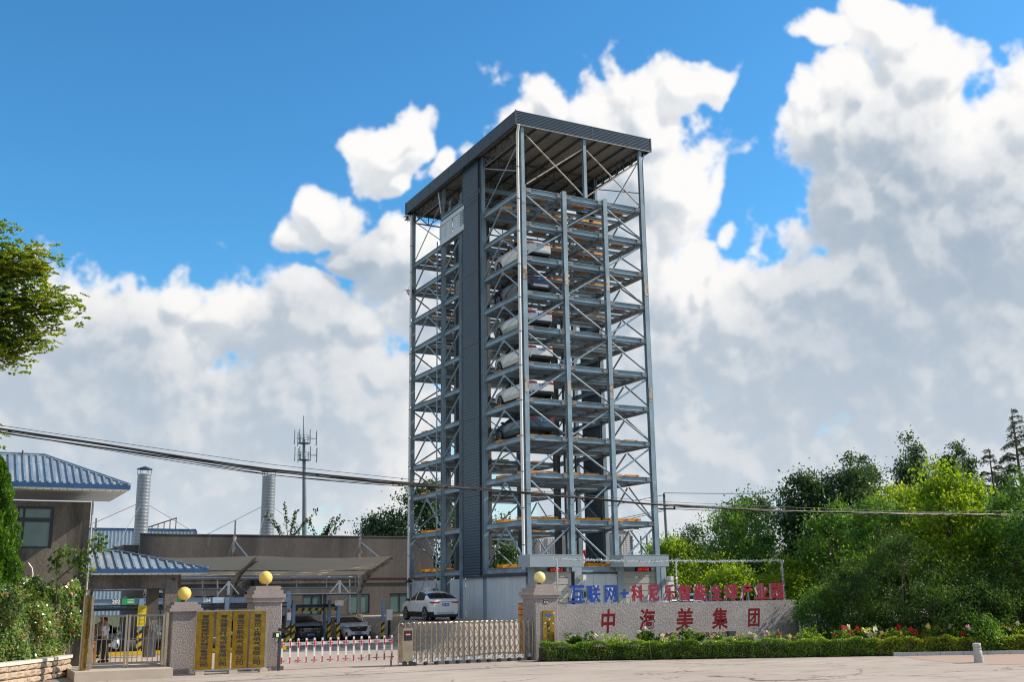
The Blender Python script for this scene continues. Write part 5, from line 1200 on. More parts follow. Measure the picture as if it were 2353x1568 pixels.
M['taillamp'] = mat('tail_lamp', (.33, .008, .012), .12, 0, 0); M['headlamp'] = mat('head_lamp', (.45, .48, .50), .08, .4, 0)
M['rim'] = mat('alloy_rim', (.50, .51, .53), .3, .8, 0)
def paint(n, c, metal=.0): return mat(n, c, .25, metal, 0, coat=.8 if sum(c) > .5 else .25)
P_ = dict(white=paint('car_white', (.72, .72, .71)), pearl=paint('car_pearl', (.66, .64, .60)), navy=paint('car_navy', (.008, .014, .035)), silver=paint('car_silver', (.48, .50, .52), .4), teal=paint('car_slate', (.045, .085, .115), .3), black=paint('car_black', (.007, .007, .008)), brown=paint('car_bronze', (.055, .05, .042), .4), grey=paint('car_grey', (.10, .11, .12), .4))
g_ = 'cars parked in the tower'
cx_ = 1.22
for k, (lv, kind, pt, L, H, lab, pl) in enumerate((
    (8, 'coupe_suv', 'pearl', 4.6, 1.52, 'pearl white hatchback on the highest occupied tower level', '鲁B 28K6'),
    (7, 'coupe_suv', 'navy', 4.7, 1.55, 'dark navy car just below the pearl hatchback in the tower', None),
    (6, 'saloon', 'silver', 4.75, 1.46, 'silver saloon with tall red tail lights in the tower', '鲁U 7A21'),
    (5, 'saloon', 'white', 4.7, 1.46, 'upper of two white saloons in the tower, below the silver one', '鲁U 7A21'),
    (4, 'saloon', 'white', 4.65, 1.46, 'lower of two white saloons in the tower, above the slate one', '鲁B 28K6'),
    (3, 'saloon', 'teal', 4.75, 1.47, 'dark slate blue saloon on the lowest occupied tower level', '鲁U 7A21'))):
    car(lab, (cx_, .62 + L / 2, ZS[lv] + .19), 0, L, 1.82, H, kind, P_[pt], pl, g_)
car('white coupe style off road car with blue plate parked at the tower foot', (-3.05, 7.05, .0), 0, 4.62, 1.90, 1.68, 'coupe_suv', P_['white'], '鲁U 90961', None, wheels=.37)
car('dark bronze grey car with chrome grille under the black shelter', (-8.9, 13.4, gz(-8.9, 11.5)), math.pi, 4.55, 1.84, 1.62, 'suv', P_['brown'], '鲁U L3306', None, 'chrome')
car('white saloon with dark trapezoid grille beside the beige fence', (-5.95, 13.5, -1.22), math.pi, 4.9, 1.88, 1.45, 'saloon', P_['white'], '鲁B L780P', None, 'wide')
car('black car on the upper deck of the car lift, left of the tall pillar globe', (-12.2, 11.4, 1.02), math.pi, 4.6, 1.8, 1.46, 'saloon', P_['black'], None, None, 'chrome')
car('black car on the upper lift deck behind the short pillar globe', (-17.3, 11.4, 1.02), math.pi, 4.6, 1.8, 1.46, 'saloon', P_['black'], None, None, 'chrome')
car('white hatchback under the lift beam numbered 202, behind the man', (-21.2, 7.6, -1.22), math.pi, 4.5, 1.8, 1.46, 'saloon', P_['white'], None, None, 'wide')
car('dark car parked under the lift beam numbered 204', (-17.2, 7.8, -1.22), math.pi, 4.5, 1.8, 1.5, 'suv', P_['black'], None, None, 'chrome')
car('grey car parked under the lift between the two tall posts', (-13.7, 8.0, -1.22), math.pi, 4.5, 1.8, 1.48, 'saloon', P_['grey'], None, None, 'chrome')
car('white car half hidden behind the crimson sign letters', (7.6, -4.0, -.45), R(-105), 4.5, 1.8, 1.5, 'suv', P_['white'], None, None)
car('blue hatchback in the tower shade behind the second crimson letter', (10.4, -1.0, -.1), R(-95), 4.3, 1.75, 1.45, 'saloon', P_['teal'], None, None)

# ------------------------------------------------------------------ people
def skin_mesh(name, verts, edges, radii, m, parent, root_i=0, levels=2):
    me = bpy.data.meshes.new(name); me.from_pydata(verts, edges, []); o = bpy.data.objects.new(name, me); C.objects.link(o)
    md = o.modifiers.new('skin', 'SKIN'); md.use_smooth_shade = True
    for i, r in enumerate(radii): sv = me.skin_vertices[0].data[i]; sv.radius = r if isinstance(r, tuple) else (r, r); sv.use_root = i == root_i
    o.modifiers.new('sub', 'SUBSURF').levels = levels; o.modifiers['sub'].render_levels = levels
    me.materials.append(m); o.parent = parent; return o
def person(label, loc, rz, shirt, reach=True):
    p = thing('person', label, 'person', loc, None, rz)
    # local: faces +y
    body = [(0, 0, .93), (0, .0, 1.12), (0, .02, 1.34), (0, .02, 1.46), (0, .03, 1.54), (0, .04, 1.60),
            (-.10, 0, .88), (-.11, .03, .50), (-.12, -.01, .09), (-.12, .12, .04), (.10, 0, .88), (.12, -.03, .50), (.13, -.09, .09), (.13, .05, .04),
            (-.19, .02, 1.41), (-.25, .03, 1.14), (-.20, .25, 1.06), (-.17, .36, 1.08), (.19, .02, 1.41), (.26, .0, 1.13), (.22, .22, 1.04), (.19, .33, 1.06)]
    ed = [(0, 1), (1, 2), (2, 3), (3, 4), (4, 5), (0, 6), (6, 7), (7, 8), (8, 9), (0, 10), (10, 11), (11, 12), (12, 13), (3, 14), (14, 15), (15, 16), (16, 17), (3, 18), (18, 19), (19, 20), (20, 21)]
    rd = [(.155, .105), (.145, .10), (.175, .115), (.13, .10), .055, .055, .095, .065, .045, .04, .095, .065, .045, .04, .062, .048, .036, .034, .062, .048, .036, .034]
    skin_mesh('body', body, ed, rd, M['skin'], p)
    hd = MB(); n = 14; prof = [(max(.004, .082 * math.sin(math.pi * i / n) ** .8), -.12 * math.cos(math.pi * i / n)) for i in range(n + 1)]; hd.lathe(prof, 16, (0, .05, 1.66)); hd.box(-.014, .125, 1.63, .014, .15, 1.67); hd.box(-.03, .118, 1.595, .03, .132, 1.605)
    for s in (-1, 1): hd.box(s * .078, .03, 1.63, s * .095, .065, 1.69)
    part('head', hd, M['skin'], p, local=True)
    hr = MB(); prof = [(.092 * math.sin(math.pi * i / n), .0 + .13 * -math.cos(math.pi * i / n)) for i in range(n // 2 - 1, n + 1)]; prof = [(max(.004, r), z) for r, z in prof]; hr.lathe(prof, 16, (0, .033, 1.665)); hr.lathe([(.05, -.06), (.085, .0), (.09, .03)], 12, (0, .012, 1.66)); part('hair', hr, M['hair'], p, local=True)
    ey = MB()
    for s in (-1, 1): ey.box(s * .022, .126, 1.655, s * .045, .133, 1.668)
    part('eyes', ey, M['black'], p, local=True)
    skin_mesh('shirt', [(0, -.005, .80), (0, 0, .95), (0, .0, 1.12), (0, .02, 1.34), (0, .02, 1.455), (-.195, .02, 1.41), (-.245, .03, 1.22), (.195, .02, 1.41), (.255, .0, 1.20)], [(0, 1), (1, 2), (2, 3), (3, 4), (4, 5), (5, 6), (4, 7), (7, 8)], [(.19, .13), (.18, .125), (.17, .122), (.195, .132), (.145, .112), .082, .076, .082, .076], shirt, p, 2)
    skin_mesh('trousers', [(0, 0, .92), (-.10, 0, .84), (-.11, .03, .50), (-.12, -.01, .10), (.10, 0, .84), (.12, -.03, .50), (.13, -.09, .10)], [(0, 1), (1, 2), (2, 3), (0, 4), (4, 5), (5, 6)], [(.16, .115), .112, .085, .075, .112, .085, .075], M['trouser'], p)
    sh = MB()
    for x, y in ((-.12, .03), (.13, -.05)): sh.tube([(x, y - .1, .05), (x, y + .02, .055), (x, y + .16, .035)], [.05, .055, .035], 8)
    part('shoes', sh, M['black'], p, local=True)
    for s, (hx, hy, hz) in ((-1, (-.17, .38, 1.08)), (1, (.19, .35, 1.06))):
        for i in range(4):
            x = hx - .03 + i * .02; skin_mesh('finger', [(x, hy - .03, hz), (x, hy + .03 + .008 * (i in (1, 2)), hz - .005), (x, hy + .055 + .01 * (i in (1, 2)), hz - .03)], [(0, 1), (1, 2)], [.010, .009, .008], M['skin'], p, 0, 1)
        skin_mesh('thumb', [(hx - s * .03, hy - .03, hz + .01), (hx - s * .05, hy + .01, hz + .015), (hx - s * .05, hy + .035, hz + .01)], [(0, 1), (1, 2)], [.011, .010, .008], M['skin'], p, 0, 1)
    return p
person('man in pale blue short sleeved shirt and black trousers behind the pedestrian gate', (-22.35, -4.6, -1), R(62), M['shirt'])
person('dark haired person half hidden behind the man in the pale shirt', (-22.25, -2.6, -.95), R(150), M['curtain'])

# ------------------------------------------------------------------ trees, hedges, flowers
def quads(P, A, B):
    """leaf diamonds: centres P, half axes A (long) and B (short)"""
    n = len(P); V = np.empty((n, 4, 3)); V[:, 0] = P - A; V[:, 1] = P - A * .05 + B; V[:, 2] = P + A; V[:, 3] = P - A * .05 - B
    return V.reshape(-1, 3), np.arange(4 * n).reshape(n, 4)
def fastmesh(name, V, F, m):
    me = bpy.data.meshes.new(name); n = len(F); me.vertices.add(len(V)); me.vertices.foreach_set('co', np.ascontiguousarray(V, dtype=np.float32).ravel())
    me.loops.add(4 * n); me.loops.foreach_set('vertex_index', np.ascontiguousarray(F, dtype=np.int32).ravel()); me.polygons.add(n); me.polygons.foreach_set('loop_start', np.arange(0, 4 * n, 4, dtype=np.int32)); me.polygons.foreach_set('loop_total', np.full(n, 4, dtype=np.int32))
    me.update(); me.validate(); me.materials.append(m); return me
def unit(v): return v / np.linalg.norm(v, axis=1, keepdims=True)
def leaves(P, size, out=None, ob=.4, up=.3, asp=.5, droop=0., face=.5):
    n = len(P); A = rng.normal(size=(n, 3))
    if out is not None: A += out * ob * 2
    A[:, 2] += -droop * 2; A = unit(A); Nn = rng.normal(size=(n, 3)); Nn[:, 2] += up * 3; Nn += np.array([.75, -.35, .55]) * face * 2; B = unit(np.cross(A, Nn)); s = size * rng.uniform(.6, 1.35, (n, 1))
    return quads(P, A * s * .5, B * s * .5 * asp)
def crown_points(c, rad, n, ncl, rc, shape='ball', shell=.55, seed=None):
    c = np.array(c, float); rad = np.array(rad, float); d = unit(rng.normal(size=(ncl, 3))); r = rng.uniform(shell, 1, (ncl, 1)) ** .6
    if shape == 'poplar': d = np.stack([rng.normal(size=ncl) * .5, rng.normal(size=ncl) * .5, rng.uniform(-1, 1, ncl)], 1); w = np.sqrt(np.clip(1 - ((d[:, 2] + .12) / 1.15) ** 2, .02, 1)); d[:, :2] *= w[:, None]; r = np.ones((ncl, 1))
    cl = d * r * rad; cl *= 1 + rng.normal(size=(ncl, 1)) * .10
    k = rng.integers(0, ncl, n); P = cl[k] + rng.normal(size=(n, 3)) * rc * rng.uniform(.5, 1.25, (ncl, 1))[k] * np.array([1, 1, .75]); out = unit(P + 1e-6)
    return P + c, out, cl + c
def limbs(base, top, cl, r0, n=9, rr=None):
    b = MB(); base, top = Vector(base), Vector(top); r_ = rr or random
    mid = base.lerp(top, .5) + Vector((r_.gauss(0, .12), r_.gauss(0, .12), 0)); b.tube([base, mid, top], [r0, r0 * .72, r0 * .35], 7)
    idx = rng.choice(len(cl), min(n, len(cl)), replace=False)
    for i in idx:
        e = Vector(cl[i]); t = r_.uniform(.35, .95); s = base.lerp(top, t); m = s.lerp(e, .5) + Vector((0, 0, .12 * (e - s).length)); b.tube([s, m, e], [r0 * .36, r0 * .22, r0 * .07], 5)
    return b
def tree(label, c, rad, n, leaf, m, ground=-1., ncl=60, rc=.5, shape='ball', shell=.5, trunk=.16, bark='bark', name='tree', cat='tree', group='trees right of the tower', droop=0., up=.3, asp=.5, lean=(0, 0)):
    t = thing(name, label, cat, (c[0] + lean[0], c[1] + lean[1], ground), group)
    n = int(n * 1.9); leaf *= .80
    P, out, cl = crown_points(c, rad, n, ncl, rc, shape, shell); V, F = leaves(P, leaf, out, .4, up, asp, droop)
    o = bpy.data.objects.new('crown', fastmesh('crown', V - np.array(wl(t)), F, m)); C.objects.link(o); o.parent = t
    part('trunk', limbs((c[0] + lean[0], c[1] + lean[1], ground), (c[0], c[1], c[2] + rad[2] * .5), cl, trunk), M[bark], t); return t
F_ = dict(
    dark=leafmat('dark_poplar_leaf', [(.012, .034, .019), (.028, .070, .034), (.054, .109, .054), (.109, .171, .093)], .22, .4),
    mid=leafmat('mid_green_leaf', [(.022, .065, .017), (.052, .135, .032), (.095, .20, .045), (.16, .28, .06)], .38),
    light=leafmat('yellow_green_leaf', [(.05, .105, .014), (.11, .20, .024), (.20, .30, .03), (.33, .38, .045)], .45),
    deep=leafmat('shrub_leaf', [(.012, .034, .010), (.026, .064, .017), (.052, .105, .025), (.095, .16, .036)], .28, .55, spec=.2),
    pagoda=leafmat('pagoda_leaf', [(.03, .07, .012), (.08, .15, .02), (.17, .23, .028), (.38, .36, .035)], .48, scale=1.3),
    cedar=leafmat('cedar_needle', [(.019, .040, .022), (.039, .070, .034), (.078, .116, .054)], .12),
    cyp=leafmat('cypress_leaf', [(.016, .054, .006), (.039, .116, .009), (.093, .202, .012), (.155, .279, .019)], .25, scale=3),
    hedge=leafmat('hedge_leaf', [(.045, .105, .018), (.09, .18, .028), (.16, .265, .038), (.27, .36, .06)], .32, .32, scale=2),
    hedgey=leafmat('autumn_hedge_leaf', [(.05, .09, .015), (.11, .17, .02), (.19, .26, .03), (.28, .33, .045), (.36, .27, .05)], .32, .32, scale=2),
    rose=leafmat('rose_hedge_leaf', [(.05, .10, .03), (.11, .20, .06), (.21, .30, .11), (.36, .42, .18)], .28, .22, scale=1.6, spec=.6),
    brown=leafmat('brown_flower_head', [(.13, .06, .02), (.24, .12, .035), (.34, .20, .07)], .15),
    vine=leafmat('vine_leaf', [(.016, .043, .012), (.034, .078, .019), (.093, .171, .031), (.217, .295, .046)], .35, .35, scale=2.5),
    fy=leafmat('yellow_petal', [(.72, .42, .02), (.80, .62, .12), (.85, .75, .40)], .3, tcol=(1, 1, 1)), fr=leafmat('red_petal', [(.42, .01, .02), (.62, .02, .03), (.70, .05, .05)], .2, tcol=(1, 1, 1)),
    fp=leafmat('pink_petal', [(.70, .25, .38), (.78, .40, .52), (.85, .60, .66)], .3, tcol=(1, 1, 1)), fw=leafmat('cream_petal', [(.75, .66, .50), (.82, .76, .62)], .3, tcol=(1, 1, 1)))
# poplars and broadleaf trees beyond the sign wall
tree('tall dark poplar, left one of the pair above the sign wall', (24.3, 4.6, 6.0), (1.9, 1.9, 4.9), 9000, .30, F_['dark'], -1, 75, .5, shell=.3, trunk=.2, bark='bark_pale')
tree('tall dark poplar, right one of the pair, broader', (27.2, 3.4, 5.7), (2.1, 2.1, 4.8), 9000, .30, F_['dark'], -1, 75, .5, shell=.3, trunk=.2)
tree('grey green broad tree behind and left of the dark poplar pair', (26.2, 12.5, 4.2), (3.0, 3, 5.0), 9000, .30, F_['dark'], -1, 60, .6, trunk=.2)
tree('slender mid green tree left of the grey green broad tree', (19.6, 6.6, 3.4), (2.6, 2.2, 3.7), 8000, .28, F_['mid'], -1, 60, .5)
tree('mid green tree in front of the dark poplar pair', (22.4, .8, 2.9), (2.6, 2.3, 3.9), 8000, .27, F_['mid'], -1, 60, .5)
for i, (x, y, zt, w, lab) in enumerate(((18.6, 13, 5.2, 1.7, 'low light green bush just right of the tower'), (21.3, 13.6, 4.9, 1.8, 'low light green bush under the thin power pole'), (16.8, 5.2, 3.3, 1.6, 'light green bush behind the right roller door canopy'), (15.4, 2.0, 2.7, 1.5, 'bright green bush under the tinsel rail'), (19.3, 1.5, 3.2, 1.8, 'rounded green bush behind the tinsel posts'), (24.5, 18, 6.2, 1.4, 'small pointed poplar seen above the light bushes'))):
    tree(lab, (x, y, zt * .45), (w * 1.15, w, zt * .58), 5500, .24, F_[('light', 'light', 'light', 'light', 'light', 'dark')[i]], -1, 50, .42, trunk=.08, group='bushes between the tower and the poplars')
tree('large yellow green tree with sunlit top, right of the poplar pair', (19.3, -11.4, 3.2), (2.35, 2.2, 4.7), 13000, .30, F_['light'], -1.2, 85, .36)
tree('round yellow green tree left of the sunlit tree', (21.9, -6.4, 4.1), (2.4, 2.2, 4.0), 10000, .23, F_['light'], -1.2, 65, .5)
tree('slim yellow topped tree rising behind the dark shrubs', (17.0, -8.6, 3.4), (1.5, 1.5, 3.0), 6000, .21, F_['mid'], -1.2, 50, .4)
tree('broad green tree in front of the two cedars', (20.6, -14.4, 2.9), (2.0, 2.0, 3.6), 11000, .23, F_['mid'], -1.3, 70, .45)
tree('thin pale trunked tree at the right edge', (18.6, -17.8, 2.6), (1.5, 1.6, 3.2), 7000, .20, F_['mid'], -1.3, 55, .4, bark='bark_pale', trunk=.12)
tree('dark tree filling the gap left of the poplar pair, near the ground', (30, 9, 2.4), (4.2, 3, 4.2), 9000, .30, F_['dark'], -1, 60, .6)
tree('green tree filling the gap behind the sunlit tree', (24.5, -9.5, 3.0), (2.4, 2.4, 3.9), 8000, .25, F_['mid'], -1.3, 60, .5)
for i, (x, y, zt, w) in enumerate(((47, 15.3, 13.4, 1.5), (49.6, 14.1, 12.4, 1.5), (41, 15.2, 11.5, 1.2), (51.2, 13.4, 11.8, 1.6), (45, 14.5, 11.2, 1.7), (53, 11, 10.6, 1.9), (39.2, 14.2, 9.8, 1.3), (48.4, 12.5, 10.8, 1.6))):
    tree(('tallest spire of the far poplars', 'second far poplar spire from the tallest', 'lone leftmost far poplar spire', 'far poplar right of the two tall spires', 'broad low far poplar left of the spires', 'rightmost far poplar near the cedars', 'short far poplar next to the lone spire', 'full far poplar below the tallest spire')[i], (x, y, zt * .5), (w * .9, w * .9, zt * .53), 8000, .32, F_['dark'], -1, 75, .42, 'poplar', trunk=.15, group='far poplars')
for i, (x, y, w) in enumerate(((30.0, -20.5, 2.4), (31.5, -25, 2.8), (33, -16, 3.0), (27.5, -16.2, 2.4), (35, -21, 3.0))):
    tree(('rounded green tree just past the right edge', 'tree at the far right end of the hedge', 'large tree behind the right edge trees', 'green tree right of the tall cedar', 'rightmost tree of the row')[i], (x, y, 3.4), (w, w, 4.4), 6000, .26, F_['mid'], -1.3, 60, .5)
# understory shrubs
for i, (x, y, zt, w, mm, lab) in enumerate((
    (10.6, -13.0, 2.6, 1.5, 'deep', 'dark shrub with red berries at the right end of the sign wall'), (12.2, -14.6, 4.1, 1.8, 'deep', 'tall dark feathery shrub right of the sign wall'), (13.8, -12.2, 3.9, 1.7, 'deep', 'dark shrub behind the tall feathery one'),
    (11.2, -17.0, 1.6, 1.4, 'deep', 'rounded dark shrub behind the red roses'), (13.6, -17.6, 1.7, 1.5, 'deep', 'greyish dark shrub in the middle of the rose bed'), (14.8, -15.4, 2.8, 1.7, 'deep', 'dark leafy shrub under the sunlit tree'), (16.2, -17.4, 1.9, 1.5, 'deep', 'low dark shrub under the broad green tree'), (17.5, -15.6, 2.6, 1.6, 'deep', 'dark shrub right of the middle of the rose bed'),
    (9.9, -11.2, 1.4, 1.1, 'mid', 'small green shrub touching the end of the sign wall'), (12.4, -18.6, .0, .7, 'mid', 'small bright shrub just behind the bollard hedge'), (16.0, -19.6, .5, .7, 'light', 'arching light green shrub at the right edge'), (12.8, -10.2, 1.6, 1.5, 'deep', 'dark shrub beside the iron fence end'), (16.2, -19.0, .7, .9, 'deep', 'low dark shrub near the right edge'), (17.3, -11.4, 3.0, 1.8, 'deep', 'dark thicket shrub between the trees'), (19.5, -18.5, 2.2, 1.7, 'deep', 'dark shrub under the thin pale trunked tree'))):
    tree(lab, (x, y, (zt - 1.3) / 2), (w, w * .9, (zt + 1.3) / 2), 4500, .15, F_[mm], -1.33, 55, .28, shell=.6, trunk=.05, name='shrub', cat='shrub', group='shrubs behind the rose bed')
# cedars
def cedar(label, x, y, z0, zt, w):
    t = thing('cedar', label, 'tree', (x, y, z0), 'bare topped cedars'); b = MB(); b.tube([(x, y, z0), (x - .1, y, (z0 + zt) * .55), (x - .2, y, zt)], [.2, .12, .02], 7); P = []; A = []
    z = zt - .15
    while z > 2:
        s = min(1, ((zt - z) / (zt - 1.)) ** .8); 
        for k in range(random.randint(2, 4)):
            a = random.uniform(0, 6.28); L = w * s * random.uniform(.7, 1.2) + .3; p0 = Vector((x - .1, y, z)); pm = p0 + Vector((math.cos(a) * L * .6, math.sin(a) * L * .6, .18 * L)); p1 = p0 + Vector((math.cos(a) * L, math.sin(a) * L, -.12 * L)); b.tube([p0, pm, p1], [.035, .022, .008], 4)
            for q in range(int(95 * L)):
                u = random.uniform(.15, 1); p = p0.lerp(pm, u * 2) if u < .5 else pm.lerp(p1, u * 2 - 1); P.append((p.x + random.gauss(0, .07), p.y + random.gauss(0, .07), p.z - abs(random.gauss(0, .10)))); A.append((math.cos(a), math.sin(a), -.8))
        z -= random.uniform(.22, .4)
    V, F = leaves(np.array(P), .17, unit(np.array(A, float)), .7, 0, .24); o = bpy.data.objects.new('needles', fastmesh('needles', V - np.array(wl(t)), F, F_['cedar'])); C.objects.link(o); o.parent = t
    part('trunk', b, M['bark'], t)
cedar('tall sparse cedar with drooping tip at the right edge', 25.6, -11.5, -1, 11.5, 2.2); cedar('shorter sparse cedar left of the tall cedar', 28.2, -7.6, -1, 9.8, 2.3)
tree('dark narrow tree cut off by the right edge behind the tall cedar', (27.6, -11.8, 4.6), (.9, .9, 5.0), 4500, .26, F_['dark'], -1, 40, .35, 'poplar')
# trees behind the grey building
tree('large dark tree behind the left legs of the tower', (11.6, 41, 5.5), (4.4, 3, 5.6), 12000, .40, F_['dark'], -1, 70, .75, group='trees behind the grey building', trunk=.25)
tree('tree between the large dark tree and the parapet', (8.6, 44, 4.8), (2.6, 2.4, 4.6), 6000, .38, F_['dark'], -1, 40, .6, group='trees behind the grey building')
tree('dark tree seen through the lower tower frame', (17.6, 40, 4.4), (2.6, 2.4, 3.6), 6000, .38, F_['dark'], -1, 40, .6, group='trees behind the grey building')
tree('bush with pale blossom seen through the tower bay', (18.5, 38, 1.8), (3.6, 2.4, 2.4), 7000, .32, F_['mid'], -1, 50, .6, group='trees behind the grey building')
tree('green bush seen through the middle of the tower', (24, 30, 1.4), (3.2, 2.4, 2.4), 6000, .32, F_['mid'], -1, 50, .6, group='trees behind the grey building')
tree('wide bush seen through the right tower bay', (27, 24, 2.2), (3.6, 2.4, 3.0), 8000, .32, F_['mid'], -1, 60, .6, group='trees behind the grey building')
for i, (x, y, z, s) in enumerate(((-6.1, 26.5, 7.3, 1.15), (-3.6, 26.8, 7.0, .95))):
    t = thing('sapling', ('larger forked sapling growing above the parapet', 'smaller sapling growing above the parapet')[i], 'sapling', (x, y, 3.5), 'saplings above the parapet'); b = MB(); P = []
    for k in range(7):
        a = random.uniform(-.75, .75); L = random.uniform(1.6, 2.9) * s; p0 = Vector((x, y, z - 2)); p1 = p0 + Vector((math.sin(a) * L, random.uniform(-.3, .3), math.cos(a) * L)); b.tube([p0, p0.lerp(p1, .5) + Vector((a * .05, 0, .1)), p1], [.035, .022, .008], 4)
        for q in range(55): u = random.uniform(.3, 1.02); p = p0.lerp(p1, u); P.append((p.x + random.gauss(0, .09), p.y + random.gauss(0, .09), p.z + random.gauss(0, .09)))
    V, F = leaves(np.array(P), .24, None, 0, .2, .55); o = bpy.data.objects.new('crown', fastmesh('crown', V - np.array(wl(t)), F, F_['dark'])); C.objects.link(o); o.parent = t; part('stem', b, M['bark'], t)
# left: pagoda tree, cypress, vine, rose hedge
t = thing('pagoda_tree', 'large pagoda tree with yellow flowered branches hanging in from the left edge', 'tree', (-31.5, -19.5, G)); c0 = np.array((-29.3, -19.9, 9.2))
P = []; O = []; lb_ = MB(); lb_.tube([(-31.5, -19.5, G), (-31.25, -19.55, 4), (-30.9, -19.65, 7.4), (-30.4, -19.7, 10.4)], [.28, .21, .15, .05], 8)
ends = [(-27.87, -20.58, 11.59), (-27.39, -20.7, 11.1), (-26.74, -21.04, 11.0), (-27.5, -20.51, 10.57), (-26.94, -20.74, 10.33), (-26.38, -20.96, 10.08), (-27.6, -20.27, 9.86), (-26.98, -20.53, 9.62), (-26.43, -20.79, 9.55), (-25.95, -21.0, 9.5), (-27.58, -20.08, 9.09), (-27.02, -20.31, 8.85), (-26.46, -20.55, 8.66), (-26.12, -20.83, 9.07), (-27.4, -19.98, 8.38), (-27.0, -20.13, 8.2), (-26.72, -20.38, 8.54), (-27.5, -19.4, 6.06), (-26.13, -21.0, 9.72), (-28.18, -20.22, 10.82), (-28.06, -19.97, 9.63), (-28.06, -19.66, 8.45), (-26.81, -20.9, 10.6), (-26.55, -21.1, 10.75), (-27.28, -20.31, 9.38), (-28.6, -20.3, 11.5), (-29.5, -20, 10), (-29.4, -20, 8.6), (-28.8, -20.1, 7.6), (-30.5, -20, 11.5), (-32, -20, 10.5), (-33, -19, 9)]
for i in range(34):
    a = random.uniform(1.2, 5.6); r_ = random.uniform(1.6, 3.6); ends.append((-30.6 + math.cos(a) * r_, -19.7 + math.sin(a) * r_, random.uniform(7.2, 12.3) - .25 * r_))
for e in ends:
    e = Vector(e); zs_ = min(10., max(6.2, e.z - random.uniform(.6, 2.0))); s = Vector((-30.9 + .5 * (zs_ - 7.4) / 3.0, -19.67, zs_)); m_ = s.lerp(e, .55) + Vector((0, random.uniform(-.3, .3), .25)); lb_.tube([s, m_, e], [.06, .035, .012], 5)
    for q in range(110):   # leafy sprays with pinnate leaflets
        u = random.random() ** .42; p = s.lerp(m_, u * 2) if u < .5 else m_.lerp(e, u * 2 - 1); p = p + Vector((random.gauss(0, .22), random.gauss(0, .4), random.gauss(0, .20))); a = random.uniform(0, 6.28); d = Vector((math.cos(a), math.sin(a), random.uniform(-.6, .3))).normalized() * .26; sd_ = d.cross(Vector((0, 0, 1))).normalized()
        for k in range(9):
            for sg in (-1, 1): b_ = p + d * (k / 9) + sd_ * sg * .055; P.append(tuple(b_)); O.append(tuple((sd_ * sg + d * .8).normalized()))
V, F = leaves(np.array(P), .11, np.array(O), 1.2, .4, .48); o = bpy.data.objects.new('crown', fastmesh('crown', V - np.array(wl(t)), F, F_['pagoda'])); C.objects.link(o); o.parent = t; part('trunk', lb_, M['bark'], t)
t = thing('cypress', 'bright green cypress in front of the brown building at the left edge', 'tree', (-26.9, -8.2, G)); n = 52000; z = rng.uniform(0, 1, n) ** 1.05; rr_ = (1.34 * (1 - z) ** .62 * np.clip(z * 8 + .55, 0, 1)) * np.sqrt(rng.uniform(.35, 1, n)); an = rng.uniform(0, 6.283, n)
lump = 1 + .20 * np.sin(an * 5 + z * 23) + .16 * np.sin(an * 9 - z * 47 + 1) ; rr_ *= lump; P = np.stack([-26.95 + rr_ * np.cos(an), -8.2 + rr_ * np.sin(an), -.4 + 7.1 * z], 1); O = np.stack([np.cos(an) * .35, np.sin(an) * .35, np.ones(n)], 1); V, F = leaves(P, .13, unit(O), .9, .0, .38)
o = bpy.data.objects.new('crown', fastmesh('crown', V - np.array(wl(t)), F, F_['cyp'])); C.objects.link(o); o.parent = t; part('trunk', MB().tube([(-26.95, -8.2, G), (-26.95, -8.2, 6.3)], [.12, .02], 7), M['bark'], t)
t = thing('vine', 'leafy vine branch reaching up before the brown wall', 'vine', (-25.4, -10.0, -.6)); b = MB(); P = []; main = [(-24.2, -6.9, -.6), (-24.6, -7.5, 1.4), (-24.75, -9.6, 2.25), (-24.3, -11.0, 2.75), (-23.75, -11.35, 3.3), (-23.6, -11.4, 3.75)]
b.tube(main, [.05, .045, .035, .028, .018, .008], 6)
for br in ([(-24.9, -10.6, 2.35), (-24.95, -10.65, 2.9), (-24.75, -10.7, 3.25)], [(-24.3, -11.0, 2.75), (-24.1, -11.1, 2.5), (-23.8, -11.2, 2.45)], [(-25.3, -10.2, 1.9), (-25.5, -10.1, 2.2), (-25.6, -10, 2.1)], [(-25.45, -10.1, 1.5), (-25.2, -10.2, 1.9), (-24.8, -10.4, 1.95)], [(-23.75, -11.35, 3.3), (-23.55, -11.4, 3.35), (-23.42, -11.45, 3.3)]): b.tube(br, [.022, .016, .006], 5); main += br
for (p, q) in [(main[i], main[i + 1]) for i in range(len(main) - 1) if math.dist(main[i], main[i + 1]) < 1.2]:
    for k in range(int(110 * math.dist(p, q))): u = random.random(); P.append([p[j] + (q[j] - p[j]) * u + random.gauss(0, .13) for j in range(3)])
P = [p for p in P if p[2] > 1.5]; V, F = leaves(np.array(P), .15, None, 0, .2, .75, .25); o = bpy.data.objects.new('leaves', fastmesh('leaves', V - np.array(wl(t)), F, F_['vine'])); C.objects.link(o); o.parent = t; part('stem', b, M['bark'], t)
def flowers(parent, pts, size, m, name='flower', petals=9):
    for p in pts:
        q = np.array(p) + rng.normal(size=(petals, 3)) * size * .28; V, F = leaves(q, size, None, 0, .2, .8); o = bpy.data.objects.new(name, fastmesh(name, V - np.array(wl(parent)), F, m)); C.objects.link(o); o.parent = parent
t = thing('rose_hedge', 'tall bushy rose hedge with brown seed heads and pink roses above the planter', 'hedge', (-25.5, -8.5, -.6))
def hedge_top(x): return 2.12 - .12 * math.sin(x * 2.1) - .30 * max(0, (x + 24.6))
n = 60000; X = rng.uniform(-28.6, -23.55, n); yc = np.interp(X, [-28.6, -26.4, -25.2, -24.4, -23.5], [-12.4, -10.2, -8.7, -7.4, -6.6]); u = rng.uniform(0, 1, n) ** .95
